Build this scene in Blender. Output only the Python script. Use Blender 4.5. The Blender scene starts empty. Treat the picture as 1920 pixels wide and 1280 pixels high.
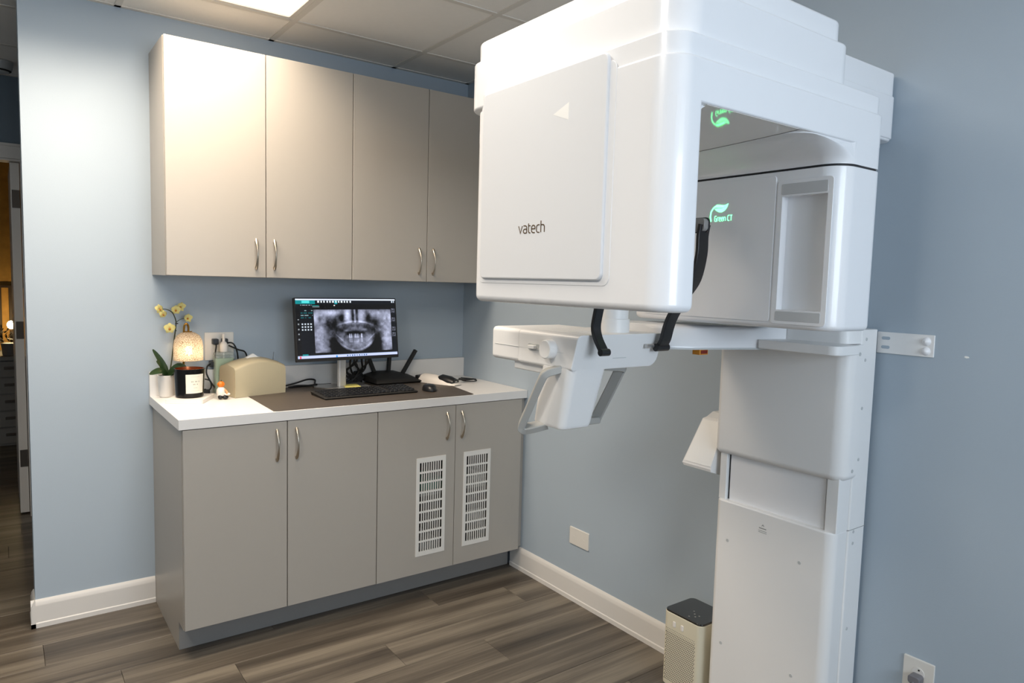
import bpy, bmesh, math, random
from mathutils import Vector, Matrix
random.seed(7)
SC = bpy.context.scene
COL = SC.collection
PI = math.pi
# ------------------------------------------------------------------ camera
def cam_axes(yaw, pitch, roll):
    f = Vector((math.sin(yaw)*math.cos(pitch), math.cos(yaw)*math.cos(pitch), math.sin(pitch)))
    r = Vector((math.cos(yaw), -math.sin(yaw), 0)); u = r.cross(f)
    return r*math.cos(roll)+u*math.sin(roll), u*math.cos(roll)-r*math.sin(roll), f
_r, _u, _f = cam_axes(0.6316, -0.0838, 0.0270)
cd = bpy.data.cameras.new('camera'); cam = bpy.data.objects.new('camera', cd); COL.objects.link(cam)
M = Matrix((( _r.x, _u.x, -_f.x, -0.5199), (_r.y, _u.y, -_f.y, -3.3116), (_r.z, _u.z, -_f.z, 1.4346), (0, 0, 0, 1)))
cam.matrix_world = M
cd.sensor_width = 36.0; cd.lens = 1317.1/1920*36.0; cd.clip_start = 0.02
SC.camera = cam
# ------------------------------------------------------------------ world, exposure
SC.view_settings.view_transform = 'Standard'; SC.view_settings.look = 'None'
SC.view_settings.gamma = 1.0; SC.view_settings.use_curve_mapping = False
SC.view_settings.exposure = 0.55
TROFFER = 1.3           # glow of the ceiling panel diffusers
PANEL_W = (20.0, 18.0, 4.5)  # light sent down by the ceiling panels, watts
FILL_W = 44.0         # bluish fill from behind the camera, through an invented rear window
w = bpy.data.worlds.new('world'); SC.world = w; w.use_nodes = True
w.node_tree.nodes['Background'].inputs[0].default_value = (0.55, 0.75, 1.0, 1)
w.node_tree.nodes['Background'].inputs[1].default_value = 0.3
ld = bpy.data.lights.new('window_daylight', 'AREA'); ld.shape = 'RECTANGLE'; ld.size = 1.5; ld.size_y = 0.95  # added fill light behind the camera, placed at the made-up window
ld.energy = FILL_W; ld.color = (0.85, 0.92, 1.0)
lo = bpy.data.objects.new('window_daylight', ld); COL.objects.link(lo)
lo.location = (0.3, -5.12, 1.7); lo.rotation_euler = (PI/2, 0, PI)
lo.rotation_euler = (Matrix.Rotation(PI/2, 3, 'X')).to_euler()
# ------------------------------------------------------------------ materials
def nd(t, ty, **k):
    n = t.nodes.new(ty)
    for a, b in k.items(): setattr(n, a, b)
    return n
def mat(name, col, rough=0.5, metal=0.0, coat=0.0, spec=0.5, emit=None, estr=0.0, bump=0.0, bscale=200.0, var=0.0, vscale=6.0, trans=0.0, alpha=1.0, sss=0.0):
    m = bpy.data.materials.new(name); m.use_nodes = True; t = m.node_tree; b = t.nodes['Principled BSDF']
    b.inputs['Base Color'].default_value = (*col, 1); b.inputs['Roughness'].default_value = rough
    b.inputs['Metallic'].default_value = metal; b.inputs['Coat Weight'].default_value = coat; b.inputs['Coat Roughness'].default_value = 0.05
    b.inputs['Specular IOR Level'].default_value = spec
    b.inputs['Transmission Weight'].default_value = trans; b.inputs['Alpha'].default_value = alpha
    b.inputs['Subsurface Weight'].default_value = sss; b.inputs['Subsurface Radius'].default_value = (0.01, 0.01, 0.01)
    if emit: b.inputs['Emission Color'].default_value = (*emit, 1); b.inputs['Emission Strength'].default_value = estr
    tc = nd(t, 'ShaderNodeTexCoord')
    n = nd(t, 'ShaderNodeTexNoise'); n.inputs['Scale'].default_value = vscale; n.inputs['Detail'].default_value = 4
    t.links.new(tc.outputs['Object'], n.inputs['Vector'])
    if var:
        mx = nd(t, 'ShaderNodeMix', data_type='RGBA')
        mx.inputs[6].default_value = (*[c*(1-var) for c in col], 1); mx.inputs[7].default_value = (*[min(1, c*(1+var)) for c in col], 1)
        t.links.new(n.outputs[0], mx.inputs[0]); t.links.new(mx.outputs[2], b.inputs['Base Color'])
    if bump:
        n2 = nd(t, 'ShaderNodeTexNoise'); n2.inputs['Scale'].default_value = bscale; n2.inputs['Detail'].default_value = 3
        t.links.new(tc.outputs['Object'], n2.inputs['Vector'])
        bp = nd(t, 'ShaderNodeBump'); bp.inputs['Strength'].default_value = bump; bp.inputs['Distance'].default_value = 0.002
        t.links.new(n2.outputs[0], bp.inputs['Height']); t.links.new(bp.outputs[0], b.inputs['Normal'])
    return m
def srgb(r, g, b):
    f = lambda c: (c/255/12.92) if c/255 <= 0.04045 else ((c/255+0.055)/1.055)**2.4
    return (f(r), f(g), f(b))
MT = {}
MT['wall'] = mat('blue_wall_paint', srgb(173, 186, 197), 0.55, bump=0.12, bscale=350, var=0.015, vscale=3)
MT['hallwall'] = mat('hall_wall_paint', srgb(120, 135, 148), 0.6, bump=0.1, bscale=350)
MT['trim'] = mat('white_trim_paint', srgb(226, 222, 216), 0.35, var=0.01)
MT['tile'] = mat('ceiling_tile', srgb(247, 243, 236), 0.9, bump=0.35, bscale=420, var=0.02, vscale=40)
MT['gridbar'] = mat('grid_bar_paint', srgb(228, 222, 212), 0.5, var=0.01)
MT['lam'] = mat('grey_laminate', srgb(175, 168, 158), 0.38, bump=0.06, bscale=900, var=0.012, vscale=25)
MT['inside'] = mat('cabinet_inside', srgb(38, 36, 34), 0.7, var=0.03)  # shade of the closed cabinet put into the colour, keeps the slots dark
MT['kick'] = mat('kick_laminate', srgb(136, 133, 129), 0.5, var=0.02)  # same laminate as the doors, darkened for the shadow beneath them
MT['top'] = mat('white_laminate', srgb(232, 229, 225), 0.3, bump=0.03, bscale=800, var=0.008)
MT['nickel'] = mat('brushed_nickel', srgb(190, 180, 165), 0.3, 1.0, var=0.04, vscale=90)
MT['mach'] = mat('glossy_white_plastic', srgb(243, 243, 244), 0.3, coat=0.35, var=0.006)
MT['machm'] = mat('satin_white_plastic', srgb(240, 239, 237), 0.36, var=0.008, bump=0.03, bscale=900)
MT['machp'] = mat('front_panel_plastic', srgb(229, 230, 232), 0.42, coat=0.0, var=0.006)
MT['machu'] = mat('polished_underside', srgb(226, 221, 213), 0.04, coat=0.5, var=0.004)
MT['pure'] = mat('white_print', srgb(250, 249, 245), 0.4, var=0.004)
MT['machg'] = mat('light_grey_plastic', srgb(196, 198, 197), 0.4, var=0.01)
MT['gripg'] = mat('grip_grey_plastic', srgb(172, 172, 168), 0.45, var=0.01)
MT['strip'] = mat('grey_window_strip', srgb(200, 201, 201), 0.15, coat=0.4, var=0.01)
MT['seam'] = mat('dark_seam', (0.03, 0.03, 0.032), 0.6, var=0.02)
MT['fine'] = mat('grey_seam', srgb(150, 150, 148), 0.6, var=0.02)
MT['black'] = mat('black_plastic', (0.012, 0.012, 0.013), 0.35, var=0.05, vscale=50)
MT['blackm'] = mat('black_matte', (0.014, 0.013, 0.012), 0.6, var=0.08, vscale=60)
MT['blackg'] = mat('black_glass', (0.004, 0.004, 0.004), 0.06, coat=1.0, var=0.02)
MT['jar'] = mat('black_jar_glass', (0.004, 0.004, 0.004), 0.2, spec=0.3, var=0.02)
MT['padg'] = mat('grey_silicone_pad', srgb(150, 148, 145), 0.35, var=0.02)
MT['bronze'] = mat('bronze_print', srgb(120, 96, 66), 0.3, 0.6, var=0.35, vscale=30)
MT['greenled'] = mat('green_led_print', (0.3, 1.0, 0.5), 0.4, emit=(0.16, 1.0, 0.36), estr=2.0, var=0.01)
MT['orange'] = mat('orange_plastic', srgb(200, 130, 30), 0.4, var=0.03)
MT['redwin'] = mat('red_window', srgb(120, 25, 10), 0.1, var=0.03)
MT['cream'] = mat('cream_plastic', srgb(222, 214, 190), 0.45, var=0.01)
MT['hole'] = mat('dark_hole', (0.02, 0.018, 0.014), 0.8, var=0.05)
MT['mat'] = mat('taupe_leather', srgb(78, 70, 62), 0.5, bump=0.15, bscale=700, var=0.04, vscale=60)
MT['silver'] = mat('silver_metal', srgb(205, 203, 200), 0.32, 0.85, var=0.02)
MT['alu'] = mat('stand_aluminium', srgb(215, 212, 207), 0.35, 0.4, var=0.02)
MT['note'] = mat('yellow_paper', srgb(240, 228, 130), 0.7, var=0.02)
MT['beige'] = mat('beige_leatherette', srgb(190, 178, 148), 0.5, bump=0.2, bscale=300, var=0.03, vscale=20)
MT['paper'] = mat('white_paper', srgb(244, 243, 240), 0.8, var=0.01)
MT['gold'] = mat('brass', srgb(205, 150, 70), 0.2, 1.0, var=0.05)
MT['copper'] = mat('copper_lining', srgb(190, 120, 80), 0.25, 1.0, var=0.05)
MT['label'] = mat('cream_label', srgb(236, 232, 216), 0.6, var=0.01)
MT['ink'] = mat('grey_ink', srgb(176, 172, 160), 0.7, var=0.02)
MT['wax'] = mat('candle_wax', srgb(240, 228, 205), 0.5, sss=0.2, var=0.02)
MT['ceram'] = mat('white_ceramic', srgb(238, 232, 224), 0.35, bump=0.08, bscale=150, var=0.02)
MT['leaf'] = mat('orchid_leaf', srgb(44, 66, 34), 0.35, var=0.3, vscale=40)
MT['stem'] = mat('orchid_stem', srgb(58, 62, 36), 0.5, var=0.2, vscale=60)
MT['petal'] = mat('yellow_petal', srgb(226, 212, 134), 0.55, var=0.12, vscale=120, sss=0.1)
MT['lip'] = mat('orchid_lip', srgb(190, 120, 40), 0.5, var=0.3, vscale=150)
MT['soil'] = mat('bark_soil', srgb(62, 46, 34), 0.9, bump=0.8, bscale=90, var=0.3, vscale=60)
MT['pump'] = mat('orange_glaze', srgb(226, 122, 30), 0.35, var=0.08, vscale=80)
MT['figw'] = mat('figurine_white', srgb(238, 230, 220), 0.45, var=0.02)
MT['skin'] = mat('figurine_tan', srgb(214, 160, 110), 0.5, var=0.03)
MT['plug'] = mat('grey_plug', srgb(120, 118, 122), 0.5, var=0.05)
MT['gplate'] = mat('white_plate', srgb(228, 224, 216), 0.35, var=0.01)
MT['greenbox'] = mat('green_carton', srgb(30, 120, 95), 0.6, var=0.05)
MT['whitebox'] = mat('white_carton', srgb(150, 148, 142), 0.6, var=0.04)  # white surfaces darkened in colour for the shade behind the grilles
MT['hinge'] = mat('hinge_metal', srgb(92, 86, 80), 0.45, 0.6, var=0.05)
MT['plant'] = mat('dark_foliage', srgb(24, 30, 18), 0.7, var=0.3, vscale=30)
MT['drawer'] = mat('grey_drawer', srgb(150, 148, 145), 0.5, var=0.03)
MT['warmwall'] = mat('amber_wall', srgb(200, 150, 70), 0.7, bump=0.6, bscale=25, var=0.35, vscale=14)
MT['ambbar'] = mat('dark_wood_bar', srgb(60, 42, 24), 0.6, var=0.1)
MT['cable'] = mat('black_cable', (0.012, 0.012, 0.012), 0.45, var=0.05)
MT['dif'] = mat('light_diffuser', (0.9, 0.9, 0.88), 0.6, emit=(1.0, 0.91, 0.78), estr=TROFFER, var=0.005)
MT['bulb'] = mat('lamp_bulb', (1, 0.9, 0.7), 0.5, emit=(1.0, 0.80, 0.52), estr=22.0, var=0.01)
MT['farbulb'] = mat('far_bulb', (1, 0.9, 0.7), 0.5, emit=(1.0, 0.75, 0.38), estr=75.0, var=0.01)
def glass(name, col, rough=0.02, alpha=0.35):
    m = bpy.data.materials.new(name); m.use_nodes = True; t = m.node_tree; b = t.nodes['Principled BSDF']; out = t.nodes['Material Output']
    b.inputs['Base Color'].default_value = (*col, 1); b.inputs['Roughness'].default_value = rough; b.inputs['Coat Weight'].default_value = 0.5
    tr = nd(t, 'ShaderNodeBsdfTransparent'); tr.inputs[0].default_value = (*[min(1, c*0.5+0.5) for c in col], 1)
    ns = nd(t, 'ShaderNodeTexNoise'); ns.inputs['Scale'].default_value = 12
    mr = nd(t, 'ShaderNodeMapRange'); mr.inputs[3].default_value = alpha*0.9; mr.inputs[4].default_value = alpha*1.1
    t.links.new(ns.outputs[0], mr.inputs[0])
    mx = nd(t, 'ShaderNodeMixShader'); t.links.new(mr.outputs[0], mx.inputs[0])
    t.links.new(tr.outputs[0], mx.inputs[1]); t.links.new(b.outputs[0], mx.inputs[2]); t.links.new(mx.outputs[0], out.inputs[0])
    return m
MT['clear'] = glass('clear_plastic', (0.85, 0.9, 0.88), 0.05, 0.25)
MT['gel'] = glass('green_gel', (0.55, 0.72, 0.45), 0.15, 0.75)
MT['pane'] = glass('window_glass', (0.8, 0.85, 0.9), 0.02, 0.1)
def mosaic():
    m = bpy.data.materials.new('mosaic_glass'); m.use_nodes = True; t = m.node_tree; out = t.nodes['Material Output']; b = t.nodes['Principled BSDF']
    tc = nd(t, 'ShaderNodeTexCoord'); v = nd(t, 'ShaderNodeTexVoronoi', feature='DISTANCE_TO_EDGE'); v.inputs['Scale'].default_value = 150
    t.links.new(tc.outputs['Object'], v.inputs['Vector'])
    cr = nd(t, 'ShaderNodeValToRGB'); cr.color_ramp.elements[0].position = 0.02; cr.color_ramp.elements[0].color = (0.40, 0.31, 0.22, 1)
    cr.color_ramp.elements[1].position = 0.12; cr.color_ramp.elements[1].color = (0.97, 0.94, 0.88, 1)
    t.links.new(v.outputs['Distance'], cr.inputs[0])
    tl = nd(t, 'ShaderNodeBsdfTranslucent'); t.links.new(cr.outputs[0], tl.inputs[0]); t.links.new(cr.outputs[0], b.inputs['Base Color'])
    tp = nd(t, 'ShaderNodeBsdfTransparent'); t.links.new(cr.outputs[0], tp.inputs[0])
    b.inputs['Roughness'].default_value = 0.2
    m1 = nd(t, 'ShaderNodeMixShader'); m1.inputs[0].default_value = 0.75; t.links.new(b.outputs[0], m1.inputs[1]); t.links.new(tl.outputs[0], m1.inputs[2])
    m2 = nd(t, 'ShaderNodeMixShader'); m2.inputs[0].default_value = 0.22; t.links.new(m1.outputs[0], m2.inputs[1]); t.links.new(tp.outputs[0], m2.inputs[2])
    t.links.new(m2.outputs[0], out.inputs[0]); return m
MT['mosaic'] = mosaic()
def plankmat():
    m = bpy.data.materials.new('grey_oak_plank'); m.use_nodes = True; t = m.node_tree; b = t.nodes['Principled BSDF']
    tc = nd(t, 'ShaderNodeTexCoord'); oi = nd(t, 'ShaderNodeObjectInfo')
    sc = nd(t, 'ShaderNodeVectorMath', operation='MULTIPLY'); sc.inputs[1].default_value = (0.8, 13.0, 1.0)
    t.links.new(tc.outputs['Object'], sc.inputs[0])
    of = nd(t, 'ShaderNodeVectorMath', operation='SCALE'); of.inputs[0].default_value = (37.0, 91.0, 13.0); t.links.new(oi.outputs['Random'], of.inputs['Scale'])
    ad = nd(t, 'ShaderNodeVectorMath', operation='ADD'); t.links.new(sc.outputs[0], ad.inputs[0]); t.links.new(of.outputs[0], ad.inputs[1])
    n1 = nd(t, 'ShaderNodeTexNoise'); n1.inputs['Scale'].default_value = 1.0; n1.inputs['Detail'].default_value = 3; n1.inputs['Distortion'].default_value = 0.3
    t.links.new(ad.outputs[0], n1.inputs['Vector'])
    s2 = nd(t, 'ShaderNodeVectorMath', operation='MULTIPLY'); s2.inputs[1].default_value = (3.0, 10.0, 1.0); t.links.new(ad.outputs[0], s2.inputs[0])
    n2 = nd(t, 'ShaderNodeTexNoise'); n2.inputs['Scale'].default_value = 1.0; n2.inputs['Detail'].default_value = 6; n2.inputs['Roughness'].default_value = 0.7
    t.links.new(s2.outputs[0], n2.inputs['Vector'])
    mu = nd(t, 'ShaderNodeMath', operation='MULTIPLY_ADD'); mu.inputs[1].default_value = 0.5; t.links.new(n2.outputs[0], mu.inputs[0]); t.links.new(n1.outputs[0], mu.inputs[2])
    sb = nd(t, 'ShaderNodeMath', operation='MULTIPLY_ADD'); sb.inputs[1].default_value = 0.10; t.links.new(oi.outputs['Random'], sb.inputs[0]); t.links.new(mu.outputs[0], sb.inputs[2])
    cr = nd(t, 'ShaderNodeValToRGB'); e = cr.color_ramp.elements
    e[0].position = 0.5; e[0].color = (*srgb(50, 44, 38), 1); e[1].position = 1.05; e[1].color = (*srgb(125, 116, 102), 1)
    k = e.new(0.76); k.color = (*srgb(87, 79, 69), 1)
    t.links.new(sb.outputs[0], cr.inputs[0]); t.links.new(cr.outputs[0], b.inputs['Base Color'])
    b.inputs['Roughness'].default_value = 0.42
    bp = nd(t, 'ShaderNodeBump'); bp.inputs['Strength'].default_value = 0.12; bp.inputs['Distance'].default_value = 0.001
    t.links.new(n2.outputs[0], bp.inputs['Height']); t.links.new(bp.outputs[0], b.inputs['Normal'])
    return m
MT['plank'] = plankmat()
# ------------------------------------------------------------------ mesh helpers
class B:
    def __init__(s): s.v = []; s.f = []
    def add(s, vs, fs):
        o = len(s.v); s.v += [tuple(v) for v in vs]; s.f += [tuple(i+o for i in f) for f in fs]; return s
    def box(s, x0, x1, y0, y1, z0, z1):
        vs = [(x, y, z) for z in (z0, z1) for y in (y0, y1) for x in (x0, x1)]
        return s.add(vs, [(0, 2, 3, 1), (4, 5, 7, 6), (0, 1, 5, 4), (2, 6, 7, 3), (0, 4, 6, 2), (1, 3, 7, 5)])
    def loft(s, rings, cap0=True, cap1=True, closed=True):
        n = len(rings[0]); vs = [p for r in rings for p in r]; fs = []
        for k in range(len(rings)-1):
            for i in range(n if closed else n-1):
                j = (i+1) % n; fs.append((k*n+i, k*n+j, (k+1)*n+j, (k+1)*n+i))
        if cap0: fs.append(tuple(range(n))[::-1])
        if cap1: fs.append(tuple((len(rings)-1)*n+i for i in range(n)))
        return s.add(vs, fs)
    def rb(s, u0, u1, v0, v1, w0, w1, r=0.01, b0=0.0, b1=0.0, ax='z', n=6, m=4):
        rs = [r]*4 if not isinstance(r, (list, tuple)) else list(r)
        def ring(w, ins):
            out = []
            cs = [(u0, v0, 1, 1, PI), (u1, v0, -1, 1, 1.5*PI), (u1, v1, -1, -1, 0), (u0, v1, 1, -1, 0.5*PI)]
            for (cu, cv, su, sv, a0), rr in zip(cs, rs):
                q = max(rr-ins, 0.0004); cx = cu+su*(ins+q); cy = cv+sv*(ins+q)
                for k in range(n+1):
                    a = a0+k/n*PI/2; out.append((cx+q*math.cos(a), cy+q*math.sin(a), w))
            return out
        lv = []
        if b0 > 0: lv += [(w0+b0*(1-math.sin(k/m*PI/2)), b0*(1-math.cos(k/m*PI/2))) for k in range(m, -1, -1)][::-1][::-1]
        if b0 > 0: lv = [(w0+b0*(1-math.sin(t)), b0*(1-math.cos(t))) for t in [PI/2*(m-k)/m for k in range(m+1)]]
        else: lv = [(w0, 0)]
        if b1 > 0: lv += [(w1-b1*(1-math.sin(t)), b1*(1-math.cos(t))) for t in [PI/2*k/m for k in range(m+1)]]
        else: lv += [(w1, 0)]
        rings = [ring(w, i) for w, i in lv]
        mp = {'z': lambda p: p, 'x': lambda p: (p[2], p[0], p[1]), 'y': lambda p: (p[0], p[2], p[1])}[ax]
        return s.loft([[mp(p) for p in rg] for rg in rings])
    def prism(s, poly, a, b, ax='z'):
        mp = {'z': lambda p, w: (p[0], p[1], w), 'x': lambda p, w: (w, p[0], p[1]), 'y': lambda p, w: (p[0], w, p[1])}[ax]
        return s.loft([[mp(p, a) for p in poly], [mp(p, b) for p in poly]])
    def lathe(s, prof, c=(0, 0, 0), n=24, ax='z'):
        rings = []
        for r, h in prof:
            rg = []
            for k in range(n):
                a = 2*PI*k/n; p = (r*math.cos(a), r*math.sin(a), h)
                if ax == 'x': p = (p[2], p[0], p[1])
                if ax == 'y': p = (p[0], p[2], p[1])
                rg.append((c[0]+p[0], c[1]+p[1], c[2]+p[2]))
            rings.append(rg)
        return s.loft(rings)
    def sphere(s, c, r, n=14, m=9):
        r = r if isinstance(r, (tuple, list)) else (r, r, r)
        rings = [[(c[0]+r[0]*math.sin(t)*math.cos(2*PI*k/n), c[1]+r[1]*math.sin(t)*math.sin(2*PI*k/n), c[2]-r[2]*math.cos(t)) for k in range(n)]
                 for t in [0.03+(PI-0.06)*i/m for i in range(m+1)]]
        return s.loft(rings)
    def tube(s, pts, r, n=8, smooth=0, sec=None):
        pts = [Vector(p) for p in pts]
        if smooth: pts = spline(pts, smooth)
        L = len(pts); rings = []; up = Vector((0, 0, 1)); prev = None
        for i, p in enumerate(pts):
            d = (pts[min(i+1, L-1)]-pts[max(i-1, 0)]).normalized()
            if prev is None:
                a = d.cross(up)
                if a.length < 0.05: a = d.cross(Vector((1, 0, 0)))
            else: a = prev-d*prev.dot(d)
            a.normalize(); prev = a; b = d.cross(a)
            rr = r[0]+(r[1]-r[0])*i/(L-1) if isinstance(r, (tuple, list)) else r
            if sec is None: rings.append([p+a*rr*math.cos(2*PI*k/n)+b*rr*math.sin(2*PI*k/n) for k in range(n)])
            else: rings.append([p+a*q[0]+b*q[1] for q in sec])
        return s.loft(rings)
    def strap(s, pts, wx, t, x, smooth=4):
        """flat strap: path in y,z at x, width wx in x, thickness t"""
        P = spline([Vector((x, y, z)) for y, z in pts], smooth); L = len(P); rings = []
        for i, p in enumerate(P):
            d = (P[min(i+1, L-1)]-P[max(i-1, 0)]).normalized(); nrm = Vector((0, -d.z, d.y))
            c = 0.3
            h, k = wx/2, t/2
            sec = [(-h, -k*(1-c)), (-h*(1-0.15), -k), (h*(1-0.15), -k), (h, -k*(1-c)), (h, k*(1-c)), (h*(1-0.15), k), (-h*(1-0.15), k), (-h, k*(1-c))]
            rings.append([p+Vector((1, 0, 0))*a+nrm*b for a, b in sec])
        return s.loft(rings)
    def ribbon(s, pts, wd, d=0.0006):
        """2D stroke in local x,y extruded in z from 0 to d"""
        P = [Vector((a, b)) for a, b in pts]; L = len(P); lft, rgt = [], []
        for i in range(L):
            d0 = (P[i]-P[i-1]).normalized() if i else (P[1]-P[0]).normalized()
            d1 = (P[i+1]-P[i]).normalized() if i < L-1 else d0
            dm = (d0+d1)
            dm = dm.normalized() if dm.length > 1e-6 else d0
            k = min(1.6, 1/max(0.4, dm.dot(d0))); nn = Vector((-dm.y, dm.x))*wd/2*k
            lft.append(P[i]+nn); rgt.append(P[i]-nn)
        for i in range(L-1):
            s.prism([lft[i], lft[i+1], rgt[i+1], rgt[i]], 0, d)
        return s
    def xf(s, f): s.v = [tuple(f(Vector(v))) for v in s.v]; return s
def spline(P, k):
    out = []; n = len(P)
    for i in range(n-1):
        a, b, c, d = P[max(i-1, 0)], P[i], P[i+1], P[min(i+2, n-1)]
        for j in range(k):
            t = j/k
            out.append(0.5*((2*b)+(c-a)*t+(2*a-5*b+4*c-d)*t*t+(3*b-a-3*c+d)*t**3))
    out.append(P[-1]); return out
def me(name, b, m, angle=35):
    d = bpy.data.meshes.new(name); d.from_pydata(b.v, [], b.f)
    bm = bmesh.new(); bm.from_mesh(d); bmesh.ops.recalc_face_normals(bm, faces=bm.faces)
    for f in bm.faces: f.smooth = True
    bm.to_mesh(d); bm.free(); d.set_sharp_from_angle(angle=math.radians(angle))
    d.materials.append(MT[m] if isinstance(m, str) else m)
    return d
NOWN = {'plank', 'ceiling_tile', 'grid_bar', 'handle', 'screen', 'keys', 'air_holes', 'foliage', 'leaf', 'petal', 'flower', 'cable', 'usb_cable'}
def setp(o, p):
    if p is None: return
    o.parent = p
    o.matrix_parent_inverse = Matrix.Translation(-p.location) if p.type == 'EMPTY' else Matrix.Identity(4)
def obj(name, b, m, parent=None, label=None, angle=35, data=None, loc=None, rotz=0, kind=None):
    d = data or me(name, b, m, angle); o = bpy.data.objects.new(name, d); COL.objects.link(o)
    if loc: o.location = loc
    if rotz: o.rotation_euler = (0, 0, rotz)
    setp(o, parent)
    if name not in NOWN and len(d.polygons) < 6000:
        wn = o.modifiers.new('weighted_normals', 'WEIGHTED_NORMAL'); wn.keep_sharp = True; wn.weight = 80
    if label: o['label'] = label
    if kind: o['kind'] = kind
    return o
def thing(name, label, cat, loc, group=None):
    o = bpy.data.objects.new(name, None); COL.objects.link(o); o.location = loc; o.empty_display_size = 0.05
    o['label'] = label; o['category'] = cat
    if group: o['group'] = group
    return o
def tag(o, label, cat, group=None):
    o['label'] = label; o['category'] = cat
    if group: o['group'] = group
    return o
def struct(name, b, m, label=None, cat=None):
    o = obj(name, b, m); o['kind'] = 'structure'
    if label: o['label'] = label
    if cat: o['category'] = cat
    return o
def cut(d, bs, op='DIFFERENCE'):
    o = bpy.data.objects.new('tmp', d); COL.objects.link(o); cs_ = []
    for b in (bs if isinstance(bs, list) else [bs]):
        c = bpy.data.objects.new('tmpcut', me('tmpcut', b, 'mach')); COL.objects.link(c); cs_.append(c)
        m = o.modifiers.new('b', 'BOOLEAN'); m.operation = op; m.object = c; m.solver = 'EXACT'
    r = bpy.data.meshes.new_from_object(o.evaluated_get(bpy.context.evaluated_depsgraph_get()))
    bpy.data.objects.remove(o); [bpy.data.objects.remove(c) for c in cs_]; r.set_sharp_from_angle(angle=math.radians(35)); return r
# ------------------------------------------------------------------ room shell
XR, XL, YB, YF, H = 1.562, -2.2, 0.0, -5.0, 2.4963
WE = -0.436      # free end of the back wall
fl = struct('floor', B().box(XL-0.1, XR+0.1, YF-0.1, 4.4, -0.06, -0.009), 'hole', 'grey brown wood plank floor', 'floor')
struct('wall_back', B().box(WE, XR+0.12, 0, 0.12, -0.009, H+0.1), 'wall', 'pale blue wall behind the grey cabinets', 'wall')
struct('wall_right', B().box(XR, XR+0.12, YF-0.12, 0.0, -0.009, H+0.1), 'wall', 'blue wall behind the white scanner', 'wall')
wr = bpy.data.objects['wall_right']
obj('paint_chip', B().prism([(-2.516, 1.2695), (-2.519, 1.2715), (-2.526, 1.2705), (-2.5285, 1.267), (-2.522, 1.2655), (-2.517, 1.267)], XR-0.0008, XR+0.001, 'x'), 'pure', wr)
struct('wall_left', B().box(XL-0.12, XL, YF-0.12, 1.7, -0.009, H+0.1), 'wall', 'blue wall on the left of the room', 'wall')
# rear wall; its unseen window is added to bring in fill light
rw = B(); y0, y1 = YF-0.12, YF
rw.box(XL, -1.15, y0, y1, -0.009, H+0.1).box(1.15, XR, y0, y1, -0.009, H+0.1).box(-0.55, 1.15, y0, y1, -0.009, 1.18).box(-0.55, 1.15, y0, y1, 2.2, H+0.1)
struct('wall_rear', rw, 'wall', 'blue wall with the window behind the viewer', 'wall')
wf = B()
for a in (-0.55, 0.275, 1.11): wf.box(a, a+0.04, YF-0.08, YF-0.04, 1.18, 2.2)
wf.box(-0.55, 1.15, YF-0.08, YF-0.04, 1.18, 1.22).box(-0.55, 1.15, YF-0.08, YF-0.04, 2.16, 2.2)
wo = struct('window_1', wf, 'trim', 'white framed window in the rear wall', 'window')
for a in (-0.51, 0.315): obj('pane', B().box(a, a+0.785, YF-0.063, YF-0.058, 1.22, 2.16), 'pane', wo)
# hall and far room
hw = B(); HY = 1.556
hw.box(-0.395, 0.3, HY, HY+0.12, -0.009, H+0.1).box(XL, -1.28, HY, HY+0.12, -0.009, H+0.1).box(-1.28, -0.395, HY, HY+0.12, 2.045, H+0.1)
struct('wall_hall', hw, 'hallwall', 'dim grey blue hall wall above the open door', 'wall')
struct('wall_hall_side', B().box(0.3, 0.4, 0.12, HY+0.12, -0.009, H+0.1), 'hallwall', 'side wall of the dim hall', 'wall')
tr = B()
tr.box(-1.35, -0.325, HY-0.018, HY, 2.045, 2.112).box(-1.36, -0.315, HY-0.026, HY, 2.112, 2.126)
tr.box(-0.393, -0.325, HY-0.018, HY, 0, 2.045).box(-1.35, -1.282, HY-0.018, HY, 0, 2.045)
tr.box(-0.405, -0.395, HY, HY+0.12, 0, 2.035).box(-1.28, -1.27, HY, HY+0.12, 0, 2.035).box(-1.28, -0.395, HY, HY+0.12, 2.035, 2.045)
struct('trim_1', tr, 'trim', 'white door casing in the dim hall', 'trim')
dr = struct('door_1', B().rb(-0.452, -0.408, 1.612, 2.40, 0.012, 2.032, 0.002), 'trim', 'white door standing open, seen edge on in the hall', 'door')
for z in (1.83, 1.085, 0.335):
    obj('hinge', B().rb(-0.446, -0.409, 1.6085, 1.6125, z-0.05, z+0.05, 0.001), 'hinge', dr)
struct('wall_far', B().box(XL, 0.6, 4.3, 4.4, -0.009, H+0.1), 'warmwall', 'amber lit wall in the far room', 'wall')
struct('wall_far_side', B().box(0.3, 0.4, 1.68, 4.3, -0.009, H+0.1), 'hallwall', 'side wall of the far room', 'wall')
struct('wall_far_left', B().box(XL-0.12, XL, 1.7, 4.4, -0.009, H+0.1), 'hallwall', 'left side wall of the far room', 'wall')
for i, x in enumerate((-0.95, -0.73, -0.515, -0.44)):
    o = struct('trim_%d' % (i+2), B().rb(x-0.012, x+0.012, 4.27, 4.3, 0.8, 1.28, 0.003), 'ambbar', 'dark upright bar on the amber wall', 'trim')
struct('trim_6', B().rb(-1.5, 0.2, 4.265, 4.3, 1.27, 1.29, 0.003), 'ambbar', 'dark rail on top of the amber panel', 'trim')
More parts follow.
